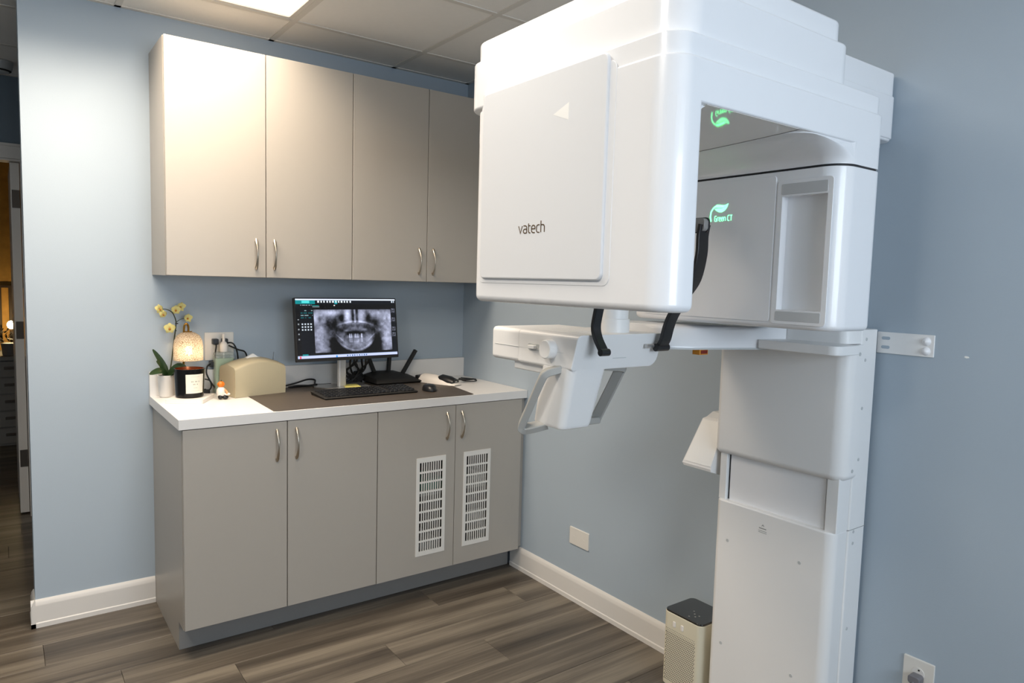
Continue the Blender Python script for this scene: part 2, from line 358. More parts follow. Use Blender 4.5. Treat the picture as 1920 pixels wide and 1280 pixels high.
# baseboards
def board(p0, p1, nrm, name, label, par=None):
    prof = [(0, 0), (0.016, 0), (0.016, 0.018), (0.013, 0.022), (0.013, 0.088), (0.010, 0.093), (0.010, 0.101), (0.006, 0.108), (0.003, 0.113), (0, 0.113)]
    rings = [[(p[0]+nrm[0]*a, p[1]+nrm[1]*a, z) for a, z in prof] for p in (p0, p1)]
    return struct(name, B().loft(rings), 'trim', label, 'baseboard')
board((WE-0.016, 0), (-0.001, 0), (0, -1), 'baseboard_back', 'white baseboard left of the base cabinets')
board((WE, -0.016), (WE, 0.12), (-1, 0), 'baseboard_end', 'white baseboard wrapping the wall end')
board((XR, -0.515), (XR, -1.872), (-1, 0), 'baseboard_right', 'white baseboard running along the right wall')
board((XR, -2.31), (XR, YF), (-1, 0), 'baseboard_right_near', 'white baseboard right of the scanner column')
# floor planks
PW, PL = 0.178, 1.22
joints = {0: 1.02, 1: 0.15, 2: 0.672, 3: 1.02+0.36, 4: 0.62, -1: 0.35, -2: 0.8, -3: 0.1}
joints[3] = 1.02
def plankmesh(L):
    return me('plank', B().rb(0, L-0.0012, 0.0004, PW-0.0006, -0.009, 0.0, 0.0006, 0, 0.0007, n=1, m=1), 'plank')
full = plankmesh(PL)
for k in range(-27, 26):
    ya = -0.535-PW*(k+1)
    if ya < YF: continue
    xa = joints.get(k, random.uniform(0, PL))
    while xa > XL: xa -= PL
    while xa < XR-0.02:
        a, b = max(xa, XL), min(xa+PL, XR-0.004)
        if b-a > 0.03:
            inwall = (ya < 0.12 and ya+PW > 0) and a > WE
            if not inwall:
                if b-a > PL-0.001: obj('plank', None, None, fl, data=full, loc=(a, ya, 0))
                else: obj('plank', None, None, fl, data=plankmesh(b-a), loc=(a, ya, 0))
        xa += PL
# ceiling grid
ce = struct('ceiling', B().box(XL-0.12, XR+0.12, YF-0.12, 4.4, H+0.03, H+0.12), 'tile', 'suspended ceiling of beige square tiles', 'ceiling')
GX = [0.505+0.61*k for k in range(-5, 2)]; GY = [-0.312+0.61*k for k in range(-8, 4)]
xs = sorted([XL]+[g for g in GX if XL+0.05 < g < XR-0.05]+[XR]); ys = sorted([YF]+[g for g in GY if YF+0.05 < g < HY-0.05]+[HY])
LIGHTS = [(-0.715, 0.505, -0.922, -0.312), (-1.325, -0.715, -2.752, -2.142), (-0.105, 0.505, -2.142, -1.532)]
tiles = {}
for i in range(len(xs)-1):
    for j in range(len(ys)-1):
        cx, cy = (xs[i]+xs[i+1])/2, (ys[j]+ys[j+1])/2
        if any(l[0] < cx < l[1] and l[2] < cy < l[3] for l in LIGHTS): continue
        sx, sy = round(xs[i+1]-xs[i]-0.022, 4), round(ys[j+1]-ys[j]-0.022, 4)
        if (sx, sy) not in tiles:
            tiles[(sx, sy)] = me('ceiling_tile', B().rb(-sx/2, sx/2, -sy/2, sy/2, -0.001, 0.014, 0.002, 0.002, n=1, m=1), 'tile')
        obj('ceiling_tile', None, None, ce, data=tiles[(sx, sy)], loc=(cx, cy, H))
for x in xs:
    a = x+0.012 if x == XL else (x-0.012 if x == XR else x)
    for p, q in zip(ys[:-1], ys[1:]):
        if any(l[0]+0.05 < x < l[1]-0.05 and l[2]-0.01 < p and q < l[3]+0.01 for l in LIGHTS): continue
        obj('grid_bar', B().box(a-0.012, a+0.012, p-0.012, q-0.012, H-0.004, H+0.004), 'gridbar', ce)
for y in ys:
    a = y+0.012 if y == YF else (y-0.012 if y == HY else y)
    for p, q in zip(xs[:-1], xs[1:]):
        if any(l[0]-0.01 < p and q < l[1]+0.01 and l[2]+0.05 < y < l[3]-0.05 for l in LIGHTS): continue
        obj('grid_bar', B().box(p+0.012, q-0.012, a-0.012, a+0.012, H-0.004, H+0.004), 'gridbar', ce)
obj('wall_angle', B().box(WE-0.012, XR, -0.022, 0.0, H-0.004, H+0.004), 'gridbar', ce)
for i, (x0, x1, y0, y1) in enumerate(LIGHTS):
    t = thing('ceiling_light', ['lit rectangular ceiling light panel above the wall cabinets', 'square lit ceiling light panel left of the viewer', 'square lit ceiling light panel just left of the scanner top'][i], 'ceiling light', ((x0+x1)/2, (y0+y1)/2, H), 'ceiling light panels')
    f = B()
    f.box(x0+0.012, x0+0.03, y0+0.012, y1-0.012, H-0.002, H+0.02).box(x1-0.03, x1-0.012, y0+0.012, y1-0.012, H-0.002, H+0.02)
    f.box(x0+0.03, x1-0.03, y0+0.012, y0+0.03, H-0.002, H+0.02).box(x0+0.03, x1-0.03, y1-0.03, y1-0.012, H-0.002, H+0.02)
    obj('frame', f, 'gridbar', t)
    obj('diffuser', B().box(x0+0.03, x1-0.03, y0+0.03, y1-0.03, H+0.004, H+0.01), 'dif', t)
    al = bpy.data.lights.new('panel_light', 'AREA'); al.shape = 'RECTANGLE'; al.size = x1-x0-0.07; al.size_y = y1-y0-0.07; al.energy = PANEL_W[i]; al.color = ((1.0, 0.84, 0.67), (1.0, 0.92, 0.82), (1.0, 0.92, 0.82))[i]; al.spread = math.radians((140, 176, 176)[i])
    ao = bpy.data.objects.new('panel_light', al); COL.objects.link(ao); ao.location = ((x0+x1)/2, (y0+y1)/2, H+0.002); setp(ao, t)
sd = thing('smoke_detector', 'round grey smoke detector on the dim hall ceiling', 'smoke detector', (-0.487, 1.25, H))
obj('body', B().lathe([(0.02, -0.055), (0.04, -0.052), (0.055, -0.04), (0.06, -0.015), (0.06, 0.0)], (-0.487, 1.25, H-0.004)), 'machg', sd)
obj('vent_ring', B().lathe([(0.045, -0.05), (0.052, -0.046), (0.052, -0.044), (0.045, -0.044)], (-0.487, 1.25, H-0.004)), 'hole', sd)
# ------------------------------------------------------------------ cabinets
def pull_mesh():
    pts = []; rings = []
    for k in range(17):
        t = -1+2*k/16; z = 0.064*t; off = -0.004-0.024*math.cos(t*PI/2)**0.8
        wd = 0.0062-0.0026*math.cos(t*PI/2)**2 - (0.003 if abs(t) > 0.95 else 0)
        th = 0.0035
        sl = 0.024*0.8*math.sin(t*PI/2)*PI/2/0.064*0.5
        a = math.atan(sl); ny, nz = math.cos(a), -math.sin(a)
        rings.append([(wd*math.cos(q), off+th*math.sin(q)*ny, z+th*math.sin(q)*nz) for q in [2*PI*i/8 for i in range(8)]])
    b = B().loft(rings)
    for s in (-1, 1): b.rb(-0.005, 0.005, -0.008, 0, 0.055*s-0.004, 0.055*s+0.004, 0.002)
    return me('handle', b, 'nickel', 50)
PULL = pull_mesh()
def door(unit, x0, x1, z0, z1, yf, hx, hz, label=None):
    o = obj('door', B().rb(x0+0.0015, x1-0.0015, z0+0.001, z1-0.001, yf, yf+0.019, 0.0015, 0.0012, 0, 'y', 1, 1), 'lam', unit, label)
    obj('handle', None, None, o, 'brushed nickel bow handle', data=PULL, loc=(hx, yf, hz)); return o
def grille_door(unit, x0, x1, z0, z1, yf, hx, hz, gx0, gx1, gz0, gz1):
    b = B(); a, c, e, g = gx0+0.008, gx1-0.008, gz0+0.008, gz1-0.008
    for q in ((x0+0.0015, a, z0+0.001, z1-0.001), (c, x1-0.0015, z0+0.001, z1-0.001), (a, c, z0+0.001, e), (a, c, g, z1-0.001)):
        b.box(q[0], q[1], yf, yf+0.019, q[2], q[3])
    d = me('door', b, 'lam', 30); bm = bmesh.new(); bm.from_mesh(d); bmesh.ops.remove_doubles(bm, verts=bm.verts, dist=1e-5)
    bm.to_mesh(d); bm.free()
    o = obj('door', None, None, unit, data=d)
    obj('handle', None, None, o, 'brushed nickel bow handle', data=PULL, loc=(hx, yf, hz))
    g_ = B(); yA, yB = yf-0.0025, yf+0.001
    sx0, sx1, sz0, sz1 = gx0+0.0165, gx1-0.0165, gz0+0.021, gz1-0.022
    g_.box(gx0, sx0, yA, yB, gz0, gz1).box(sx1, gx1, yA, yB, gz0, gz1).box(sx0, sx1, yA, yB, gz0, sz0).box(sx0, sx1, yA, yB, sz1, gz1)
    nr, nc = 9, 10; rh = (sz1-sz0)/nr; cw = (sx1-sx0)/nc
    for r in range(1, nr): g_.box(sx0, sx1, yA, yB, sz0+r*rh-0.0042, sz0+r*rh+0.0042)
    for r in range(nr):
        za, zb = sz0+r*rh+(0.0042 if r else 0), sz0+(r+1)*rh-(0.0042 if r < nr-1 else 0)
        for c_ in range(1, nc): g_.box(sx0+c_*cw-0.0024, sx0+c_*cw+0.0024, yA, yB, za, zb)
    obj('vent_grille', g_, 'gplate', o, 'white slotted vent grille')
    return o
def upper(x0, x1, xm, label, hxs):
    t = thing('wall_cabinet', label, 'cabinet', ((x0+x1)/2, -0.15, 1.426), 'wall cabinets'); z0, z1 = 1.426, 2.334
    b = B().box(x0, x0+0.018, -0.294, -0.001, z0, z1).box(x1-0.018, x1, -0.294, -0.001, z0, z1)
    b.box(x0+0.018, x1-0.018, -0.294, -0.001, z0, z0+0.018).box(x0+0.018, x1-0.018, -0.294, -0.001, z1-0.018, z1).box(x0+0.018, x1-0.018, -0.012, -0.001, z0+0.018, z1-0.018)
    obj('body', b, 'lam', t)
    obj('shelf', B().box(x0+0.019, x1-0.019, -0.27, -0.013, 1.86, 1.878), 'lam', t)
    door(t, x0, xm, z0, z1, -0.3135, hxs[0], 1.523); door(t, xm, x1, z0, z1, -0.3135, hxs[1], 1.523)
    return t
upper(0.006, 0.770, 0.388, 'grey two-door wall cabinet at the free left end, above the plant', (0.346, 0.421))
upper(0.770, 1.534, 1.152, 'grey two-door wall cabinet nearest the corner, partly behind the scanner', (1.108, 1.184))
tag(obj('filler_panel', B().rb(1.5345, 1.5615, 1.426, 2.334, -0.305, -0.287, 0.001, 0, 0, 'y', 1), 'lam'), 'narrow grey filler strip between wall cabinet and corner wall', 'filler panel')
def base(x0, x1, xm, label, hxs, grilles=None, first=False):
    t = thing('base_cabinet', label, 'cabinet', ((x0+x1)/2, -0.3, 0), 'base cabinets'); z0, z1 = 0.1156, 0.871
    side = [(0, 0), (-0.497, 0), (-0.497, 0.112), (-0.583, 0.112), (-0.583, z1), (0, z1)]
    for i, xa in enumerate((x0, x1-0.018)):
        obj('side_panel', B().prism([((-0.483 if (y == -0.497 and not (xa == 0)) else y-0.001), z+0.0003) for y, z in side], xa, xa+0.018, 'x'), 'lam', t)
    obj('body', B().box(x0+0.0182, x1-0.0182, -0.583, -0.02, 0.113, 0.13).box(x0+0.0182, x1-0.0182, -0.02, -0.002, 0.113, z1).box(x0+0.0182, x1-0.0182, -0.583, -0.02, z1-0.018, z1), 'inside', t)
    obj('shelf', B().box(x0+0.019, x1-0.019, -0.55, -0.021, 0.43, 0.446), 'inside', t)
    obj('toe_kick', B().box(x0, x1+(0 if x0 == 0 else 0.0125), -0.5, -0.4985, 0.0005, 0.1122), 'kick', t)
    if grilles:
        grille_door(t, x0, xm, z0, z1, -0.604, hxs[0], 0.778, *grilles[0]); grille_door(t, xm, x1, z0, z1, -0.604, hxs[1], 0.778, *grilles[1])
    else:
        door(t, x0, xm, z0, z1, -0.604, hxs[0], 0.778); door(t, xm, x1, z0, z1, -0.604, hxs[1], 0.778)
    return t
base(0.0, 0.767, 0.381, 'grey two-door base cabinet with plain doors', (0.339, 0.416))
base(0.767, 1.533, 1.154, 'grey two-door base cabinet with white vent grilles in its doors', (1.107, 1.186), ((0.9545, 1.1045, 0.197, 0.6455), (1.2005, 1.3515, 0.197, 0.646)))
tag(obj('filler_panel', B().prism([(-0.02, 0.12), (-0.585, 0.12), (-0.585, 0.871), (-0.02, 0.871)], 1.535, 1.5605, 'x'), 'lam'), 'narrow grey filler strip between base cabinet and right wall', 'filler panel')
# things kept behind the grilles
bx = thing('storage_box', 'green and white carton seen through the left vent grille', 'box', (1.05, -0.45, 0.446))
obj('carton', B().rb(0.955, 1.13, -0.54, -0.40, 0.4465, 0.475, 0.002), 'whitebox', bx)
obj('lid', B().rb(1.01, 1.12, -0.545, -0.40, 0.4755, 0.525, 0.002), 'greenbox', bx)
bx = thing('storage_box', 'pale grey carton on the shelf behind the right vent grille', 'box', (1.28, -0.45, 0.446))
obj('carton', B().rb(1.19, 1.37, -0.54, -0.38, 0.4465, 0.50, 0.002), 'whitebox', bx); obj('flap', B().rb(1.2, 1.36, -0.535, -0.39, 0.501, 0.505, 0.001), 'whitebox', bx)
bx = thing('computer_tower', 'grey computer case low behind the right vent grille', 'computer', (1.27, -0.45, 0.13))
obj('case', B().rb(1.20, 1.36, -0.55, -0.2, 0.131, 0.37, 0.004), 'inside', bx)
obj('drive_front', B().rb(1.21, 1.35, 0.29, 0.345, -0.553, -0.5505, 0.002, 0, 0, 'y', 2), 'whitebox', bx)
obj('foot_rail', B().rb(1.21, 1.35, 0.145, 0.2, -0.553, -0.5505, 0.002, 0, 0, 'y', 2), 'plug', bx)
bx = thing('storage_box', 'low grey carton behind the left vent grille', 'box', (1.03, -0.45, 0.13))
obj('carton', B().rb(0.95, 1.12, -0.54, -0.35, 0.131, 0.225, 0.002), 'whitebox', bx); obj('flap', B().rb(0.96, 1.11, -0.535, -0.36, 0.226, 0.23, 0.001), 'whitebox', bx)
# countertop
ct = thing('countertop', 'white laminate countertop with backsplash on the base cabinets', 'countertop', (0.77, -0.3, 0.873))
ZC = 0.911
obj('top_slab', B().rb(-0.013, XR-0.001, -0.608, -0.001, 0.873, ZC, 0.002, 0.001, 0.0015, n=2, m=2), 'top', ct)
obj('backsplash', B().rb(-0.013, XR-0.001, -0.02, -0.001, ZC+0.0003, 1.013, 0.001, 0, 0.0015, n=1, m=2), 'top', ct)
# ------------------------------------------------------------------ scanner
cs = thing('dental_scanner', 'large white dental X-ray CT scanner standing against the right wall', 'medical scanner', (1.45, -2.09, 0))
YA, YN, YM = -1.738, -2.412, -2.075      # far, near, middle of the rotating arm
# column
col = obj('rear_post', B().rb(1.455, 1.5455, -2.292, -1.88, 0.001, 1.328, 0.006, 0, 0.003, n=3, m=2), 'machm', cs)
obj('seam', B().box(1.4545, 1.546, -2.2926, -1.8795, 0.742, 0.7435), 'fine', col)
lc = obj('lower_cover', B().rb(1.380, 1.4545, -2.288, -1.882, 0.001, 0.744, [0.03, 0.002, 0.002, 0.02], 0, 0.006, n=6, m=3), 'machm', cs)
for y, z in ((-1.935, 0.615), (-2.19, 0.628), (-1.93, 0.265), (-2.185, 0.275)):
    obj('screw_cap', B().lathe([(0.0001, -0.0012), (0.005, -0.0012), (0.0055, 0.0)], (1.3802, y, z), 12, 'x'), 'machg', lc)
for z in (0.70, 0.735, 0.44, 0.95, 1.10, 1.24, 1.30):
    obj('screw_cap', B().lathe([(0.0001, -0.001), (0.0045, -0.001), (0.005, 0.0)], (1.482, -2.2921, z), 12, 'y'), 'machg', col)
stk = B()
stk.ribbon([(-0.004, 0.026), (0, 0.031), (0.004, 0.026)], 0.0018); stk.ribbon([(-0.013, 0.019), (0.012, 0.019)], 0.0028)
stk.ribbon([(-0.015, 0.011), (0.014, 0.011)], 0.0012); stk.ribbon([(-0.015, 0.006), (0.014, 0.006)], 0.0012)
obj('rating_mark', stk.xf(lambda p: Vector((1.3798-p.z, -2.062-p.x, 0.674+p.y))), 'fine', lc)
obj('middle_panel', B().rb(1.402, 1.456, -2.2455, -1.9155, 0.73, 0.93, 0.003), 'mach', cs)
for a, b_ in ((-2.289, -2.252), (-1.909, -1.882)): obj('side_rail', B().rb(1.392, 1.4545, a, b_, 0.744, 0.93, 0.003), 'machm', cs)
obj('slot', B().box(1.406, 1.4545, -2.252, -1.909, 0.7445, 0.93), 'seam', cs)
ca = obj('carriage_cover', B().rb(1.378, 1.4545, -2.303, -1.866, 0.895, 1.286, [0.04, 0.002, 0.002, 0.02], 0.02, 0.003, n=8), 'machm', cs)
obj('carriage_neck', B().rb(1.386, 1.4545, -2.29, -1.88, 1.288, 1.34, [0.03, 0.002, 0.002, 0.02], 0, 0.003), 'machm', cs)
obj('screw_cap', B().lathe([(0.0001, -0.0012), (0.005, -0.0012), (0.0055, 0)], (1.43, -2.3032, 0.925), 12, 'y'), 'machg', ca)
obj('screw_cap', B().lathe([(0.0001, -0.0012), (0.005, -0.0012), (0.0055, 0)], (1.43, -2.3032, 1.26), 12, 'y'), 'machg', ca)
obj('mast', B().rb(1.40, 1.53, -2.18, -1.97, 1.30, 1.90, 0.02), 'machm', cs)
hd = obj('column_head', B().rb(1.10, 1.5575, -2.291, -1.872, 1.862, 2.05, 0.03, 0.006, 0.004), 'mach', cs)
obj('head_ledge', B().rb(1.10, 1.5585, -2.295, -1.868, 1.868, 1.985, 0.03, 0.004, 0.003), 'mach', hd)
# fixed top arm
arm = obj('top_arm', B().rb(0.512, 1.125, -2.398, -1.652, 1.886, 2.008, [0.07, 0.05, 0.05, 0.07], 0.006, 0.006, n=10), 'mach', cs)
obj('top_lid', B().rb(0.524, 1.112, -2.384, -1.660, 2.006, 2.062, [0.07, 0.05, 0.05, 0.07], 0, 0.008, n=10), 'mach', arm)
# rotating arm
# concave fillets below the arch
def cove(x, sx, r, y0, y1, z, n=8):
    arc = [(x+sx*r*(1-math.sin(a)), z-r*(1-math.cos(a))) for a in [PI/2*k/n for k in range(n+1)]]
    return B().prism([(x-sx*0.01, z+0.004)]+[(x+sx*r, z+0.004)]+arc+[(x-sx*0.01, z-r)], y0, y1, 'y')
UZ = 1.786
rot = obj('rotating_arm', None, None, cs, data=cut(me('rotating_arm', B().rb(0.490, 1.272, YN, YA, UZ, 1.870, [0.055, 0.035, 0.035, 0.04], 0.005, 0.006, n=10, m=3), 'mach'),
    [B().rb(0.4902, 0.577, YN+0.0002, YA-0.0002, 1.384, UZ+0.03, [0.055, 0.012, 0.012, 0.04], 0.016, 0, n=10), B().rb(1.086, 1.2718, YN+0.0002, YA-0.0002, 1.737, UZ+0.03, [0.055, 0.035, 0.035, 0.055], 0.0, 0, n=10)], 'UNION'))
sb = rot
obj('inner_fillet', cove(0.5765, 1, 0.03, YN+0.014, YA-0.014, UZ), 'mach', rot)
def rring(u0, u1, v0, v1, r, z, n=10):
    out = []
    for cu, cv, su, sv, a0 in ((u0, v0, 1, 1, PI), (u1, v0, -1, 1, 1.5*PI), (u1, v1, -1, -1, 0), (u0, v1, 1, -1, 0.5*PI)):
        for k in range(n+1): a = a0+k/n*PI/2; out.append((cu+su*r+r*math.cos(a), cv+sv*r+r*math.sin(a), z))
    return out
obj('inner_fillet', B().loft([rring(1.0862-0.17*(1-math.cos(t)), 1.20, YN+0.0006+0.004*(1-math.cos(t)), YA-0.0006-0.004*(1-math.cos(t)), 0.055, 1.737+0.0472*math.sin(t)) for t in [PI/2*k/8 for k in range(9)]]+[rring(0.9162, 1.20, YN+0.005, YA-0.005, 0.055, UZ+0.001)]), 'mach', rot)
def uz(y): return 1.7852-0.0125*(1-abs((y-YM)/0.333)**1.35)
YS = [YN+0.005+(YA-YN-0.01)*k/32 for k in range(33)]
obj('underside_panel', B().prism([(y, uz(y)) for y in YS]+[(YA-0.005, 1.788), (YN+0.005, 1.788)], 0.592, 0.905, 'x'), 'machu', rot, angle=60)
obj('edge_seam', B().tube([(0.9058, y, uz(y)-0.0004) for y in YS], 0.0008, 5), 'fine', rot)
obj('shoulder', B().rb(0.496, 1.266, YN+0.006, YA-0.006, 1.868, 1.913, [0.052, 0.035, 0.035, 0.04], 0, 0.004, n=10), 'mach', rot)
gb = obj('generator_housing', None, None, rot, data=cut(me('generator_housing', B().rb(1.086, 1.272, YN, YA, 1.336, 1.732, [0.055, 0.035, 0.035, 0.055], 0.014, 0.002, n=10), 'mach'), B().box(1.05, 1.108, -2.379, -2.258, 1.384, 1.668)))
obj('seam', B().rb(1.090, 1.268, YN+0.004, YA-0.004, 1.7318, 1.7372, [0.052, 0.033, 0.033, 0.052], 0, 0, n=10), 'seam', gb)
# front cover plate, arrow and lettering on the sensor housing (facing -x)
obj('cover_frame', B().rb(-2.262, -1.776, 1.432, 1.886, 0.4890, 0.4905, 0.02, 0.001, 0, 'x', 5, 3), 'mach', sb)
fp = obj('front_panel', B().rb(-2.244, -1.792, 1.443, 1.903, 0.4815, 0.489, 0.016, 0.004, 0, 'x', 6, 3), 'machp', sb)
obj('arrow_mark', B().prism([(-2.074, 1.806), (-2.127, 1.824), (-2.127, 1.787)], 0.4812, 0.482, 'x'), 'pure', fp)
def arcp(cx, cy, rx, ry, a0, a1, n=6): return [(cx+rx*math.cos(math.radians(a0+(a1-a0)*k/n)), cy+ry*math.sin(math.radians(a0+(a1-a0)*k/n))) for k in range(n+1)]
GLY = {
 'v': (0.52, [[(0.02, 0.62), (0.26, 0.0), (0.5, 0.62)]]),
 'a': (0.54, [[(0.06, 0.62)]+arcp(0.28, 0.44, 0.2, 0.18, 90, 0)+[(0.48, 0.0)], [(0.48, 0.34)]+arcp(0.24, 0.17, 0.19, 0.17, 90, 270)+[(0.48, 0.02)]]),
 't': (0.36, [[(0.1, 0.8)]+arcp(0.26, 0.16, 0.16, 0.16, 180, 270)+[(0.34, 0.0)], [(0.1, 0.6), (0.34, 0.6)]]),
 'e': (0.54, [[(0.06, 0.32), (0.48, 0.32)]+arcp(0.27, 0.42, 0.21, 0.2, 0, 180)+arcp(0.27, 0.2, 0.21, 0.2, 180, 270)+[(0.46, 0.0)]]),
 'c': (0.46, [[(0.42, 0.62)]+arcp(0.26, 0.42, 0.2, 0.2, 90, 180)+arcp(0.26, 0.2, 0.2, 0.2, 180, 270)+[(0.42, 0.0)]]),
 'h': (0.54, [[(0.06, 0.0), (0.06, 0.95)], [(0.06, 0.6)]+arcp(0.28, 0.42, 0.2, 0.2, 90, 0)+[(0.48, 0.0)]]),
 'n': (0.54, [[(0.06, 0.0), (0.06, 0.62)], [(0.06, 0.6)]+arcp(0.28, 0.42, 0.2, 0.2, 90, 0)+[(0.48, 0.0)]]),
 'r': (0.36, [[(0.06, 0.0), (0.06, 0.45)]+arcp(0.24, 0.44, 0.18, 0.18, 180, 90)+[(0.34, 0.62)]]),
 'G': (0.66, [[(0.56, 0.85)]+arcp(0.28, 0.62, 0.22, 0.23, 90, 180)+arcp(0.28, 0.23, 0.22, 0.23, 180, 270)+[(0.57, 0.0), (0.57, 0.42), (0.34, 0.42)]]),
 'C': (0.6, [[(0.54, 0.85)]+arcp(0.28, 0.62, 0.22, 0.23, 90, 180)+arcp(0.28, 0.23, 0.22, 0.23, 180, 270)+[(0.54, 0.0)]]),
 'T': (0.58, [[(0.02, 0.85), (0.54, 0.85)], [(0.28, 0.85), (0.28, 0.0)]]),
 ' ': (0.26, [])}
def write(txt, size, sw, width=None):
    b = B(); x = 0
    for ch in txt:
        adv, st = GLY[ch]
        for s_ in st: b.ribbon([(x+p[0], p[1]) for p in s_], sw, 0.08)
        x += adv+0.07
    k = (width/x if width else size)
    return b.xf(lambda p: Vector((p.x*k, p.y*size, p.z*0.01)))
obj('brand_lettering', write('vatech', 0.0275, 0.085, 0.102).xf(lambda p: Vector((0.4815-p.z*0.8, -1.957-p.x, 1.5505+p.y))), 'bronze', fp)
# inner face of the generator housing
ip = obj('inner_panel', B().rb(-2.238, -1.80, 1.352, 1.722, 1.0835, 1.0865, 0.008, 0.001, 0, 'x', 3, 2), 'mach', gb)
obj('recess_frame', None, None, gb, data=cut(me('recess_frame', B().rb(-2.392, -2.243, 1.348, 1.708, 1.0832, 1.0862, 0.01, 0.001, 0, 'x', 4, 2), 'mach'), B().box(1.05, 1.108, -2.379, -2.258, 1.384, 1.668)))
obj('window_strip', B().rb(-2.379, -2.256, 1.672, 1.699, 1.0822, 1.0836, 0.003, 0.0005, 0, 'x', 2, 1), 'strip', gb)
obj('window_strip', B().rb(-2.379, -2.256, 1.356, 1.380, 1.0822, 1.0836, 0.003, 0.0005, 0, 'x', 2, 1), 'strip', gb)
# leaf emblem, glowing green
K = 0.000295
def lp(q): return [((a-70)*K, (1222-b)*K) for a, b in q]
em = B()
em.ribbon(lp([(88, 1220), (78, 1175), (84, 1130), (108, 1098), (145, 1078), (190, 1080), (225, 1088)]), 0.0036)
em.prism(lp([(275, 1064), (262, 1098), (238, 1126), (205, 1140), (172, 1138), (142, 1122), (122, 1106), (160, 1104), (205, 1106), (240, 1094)]), 0, 0.0006)
em.prism(lp([(275, 1064), (236, 1078), (196, 1074), (150, 1068), (118, 1084), (140, 1094), (180, 1098), (215, 1098), (245, 1086)]), 0, 0.0006)
emo = obj('leaf_emblem', em.xf(lambda p: Vector((1.0832-p.z, -2.035-p.x, 1.617+p.y))), 'greenled', ip)
obj('lettering', write('Green CT', 0.0165, 0.095, 0.060).xf(lambda p: Vector((1.0832-p.z*0.6, -2.051-p.x, 1.6175+p.y))), 'greenled', ip)
# chin rest block
def lean(p):
    k = max(0.0, min(1.0, (-1.72-p.y)/0.2)); return Vector((p.x, p.y+(1.30-p.z)*0.28*k, p.z))
ch = obj('chin_rest_block', B().rb(0.683, 1.004, 1.206, 1.303, -1.957, -1.70, [0.010, 0.028, 0.006, 0.014], 0.003, 0.001, 'y', 5, 3).xf(lean), 'machm', cs)
obj('block_end', B().rb(0.684, 0.95, 1.207, 1.303, -1.6985, -1.560, [0.012, 0.012, 0.012, 0.014], 0.001, 0.012, 'y', 5, 4), 'machm', ch)
obj('side_badge', B().rb(0.70, 0.72, 1.222, 1.232, -1.566, -1.556, 0.002, 0, 0.001, 'y', 2, 1), 'pure', ch)
obj('mid_line', B().box(0.6826, 0.684, -1.90, -1.58, 1.2515, 1.2521), 'machg', ch)
obj('seam', B().rb(0.6848, 0.949, 1.208, 1.302, -1.7002, -1.6985, 0.012, 0, 0, 'y', 4), 'seam', ch)
obj('lower_step', B().rb(0.70, 0.93, -1.80, -1.655, 1.184, 1.212, 0.008, 0.004), 'machm', ch)
obj('adjust_knob', B().lathe([(0.001, -0.024), (0.023, -0.024), (0.0255, -0.021), (0.0262, 0.0), (0.027, 0.004)], (0.683, -1.848, 1.258), 28, 'x'), 'machm', ch)
obj('slide_switch', B().rb(-1.785, -1.755, 1.252, 1.262, 0.672, 0.684, 0.004, 0.002, 0, 'x'), 'machm', ch)
obj('switch_slot', B().rb(-1.80, -1.745, 1.247, 1.267, 0.6815, 0.6835, 0.008, 0.001, 0, 'x'), 'machg', ch)
obj('top_plate', B().rb(0.74, 0.86, -1.86, -1.72, 1.3025, 1.3036, 0.006, 0, 0.0006), 'machm', ch)
obj('face_notch', B().rb(0.825, 0.875, 1.236, 1.2375, -1.9405, -1.935, 0.0005, 0, 0, 'y', 1), 'machg', ch)
obj('chin_post', B().lathe([(0.043, 0), (0.043, 0.04), (0.0385, 0.041), (0.0385, 0.12), (0.03, 0.125)], (0.892, -1.872, 1.300), 32), 'machm', ch)
obj('chin_cup', B().rb(0.85, 0.935, -1.905, -1.84, 1.425, 1.45, 0.02, 0.006, 0.004), 'machm', ch)
# temple supports
pin = MT['silver']
AR = [(-1.964, 1.262), (-1.980, 1.285), (-1.990, 1.32), (-2.005, 1.355), (-2.043, 1.41), (-2.076, 1.455), (-2.092, 1.52), (-2.093, 1.57), (-2.098, 1.60)]
a1 = obj('temple_support', B().strap(AR, 0.040, 0.012, 0.985), 'black', ch)
obj('pivot', B().lathe([(0.001, -0.024), (0.011, -0.024), (0.011, 0.024), (0.001, 0.024)], (0.985, -1.968, 1.264), 16, 'x'), 'black', a1)
obj('pivot_pin', B().lathe([(0.001, -0.03), (0.006, -0.03), (0.006, 0.0), (0.001, 0.0)], (0.963, -1.958, 1.268), 12, 'x'), pin, a1)
obj('pad', B().rb(-2.1075, -2.02, 1.582, 1.616, 0.972, 0.990, [0.010, 0.002, 0.002, 0.010], 0.002, 0.002, 'x'), 'padg', a1)
obj('pad_rim', B().rb(-2.1085, -2.02, 1.579, 1.619, 0.987, 0.995, [0.012, 0.002, 0.002, 0.012], 0.002, 0.002, 'x', 6), 'black', a1)
AL = [(-2.004, 1.260), (-1.993, 1.274), (-1.976, 1.298), (-1.968, 1.325), (-1.974, 1.36), (-1.985, 1.40), (-2.0, 1.45), (-2.01, 1.50)]
a2 = obj('temple_support', B().strap(AL, 0.028, 0.012, 0.732), 'black', ch)
obj('pivot', B().lathe([(0.001, -0.0145), (0.0095, -0.0145), (0.0095, 0.0145), (0.001, 0.0145)], (0.732, -2.003, 1.262), 16, 'x'), 'black', a2)
obj('pad', B().rb(0.725, 0.743, -2.03, -1.955, 1.49, 1.525, 0.004, 0.003, 0.003), 'padg', a2)
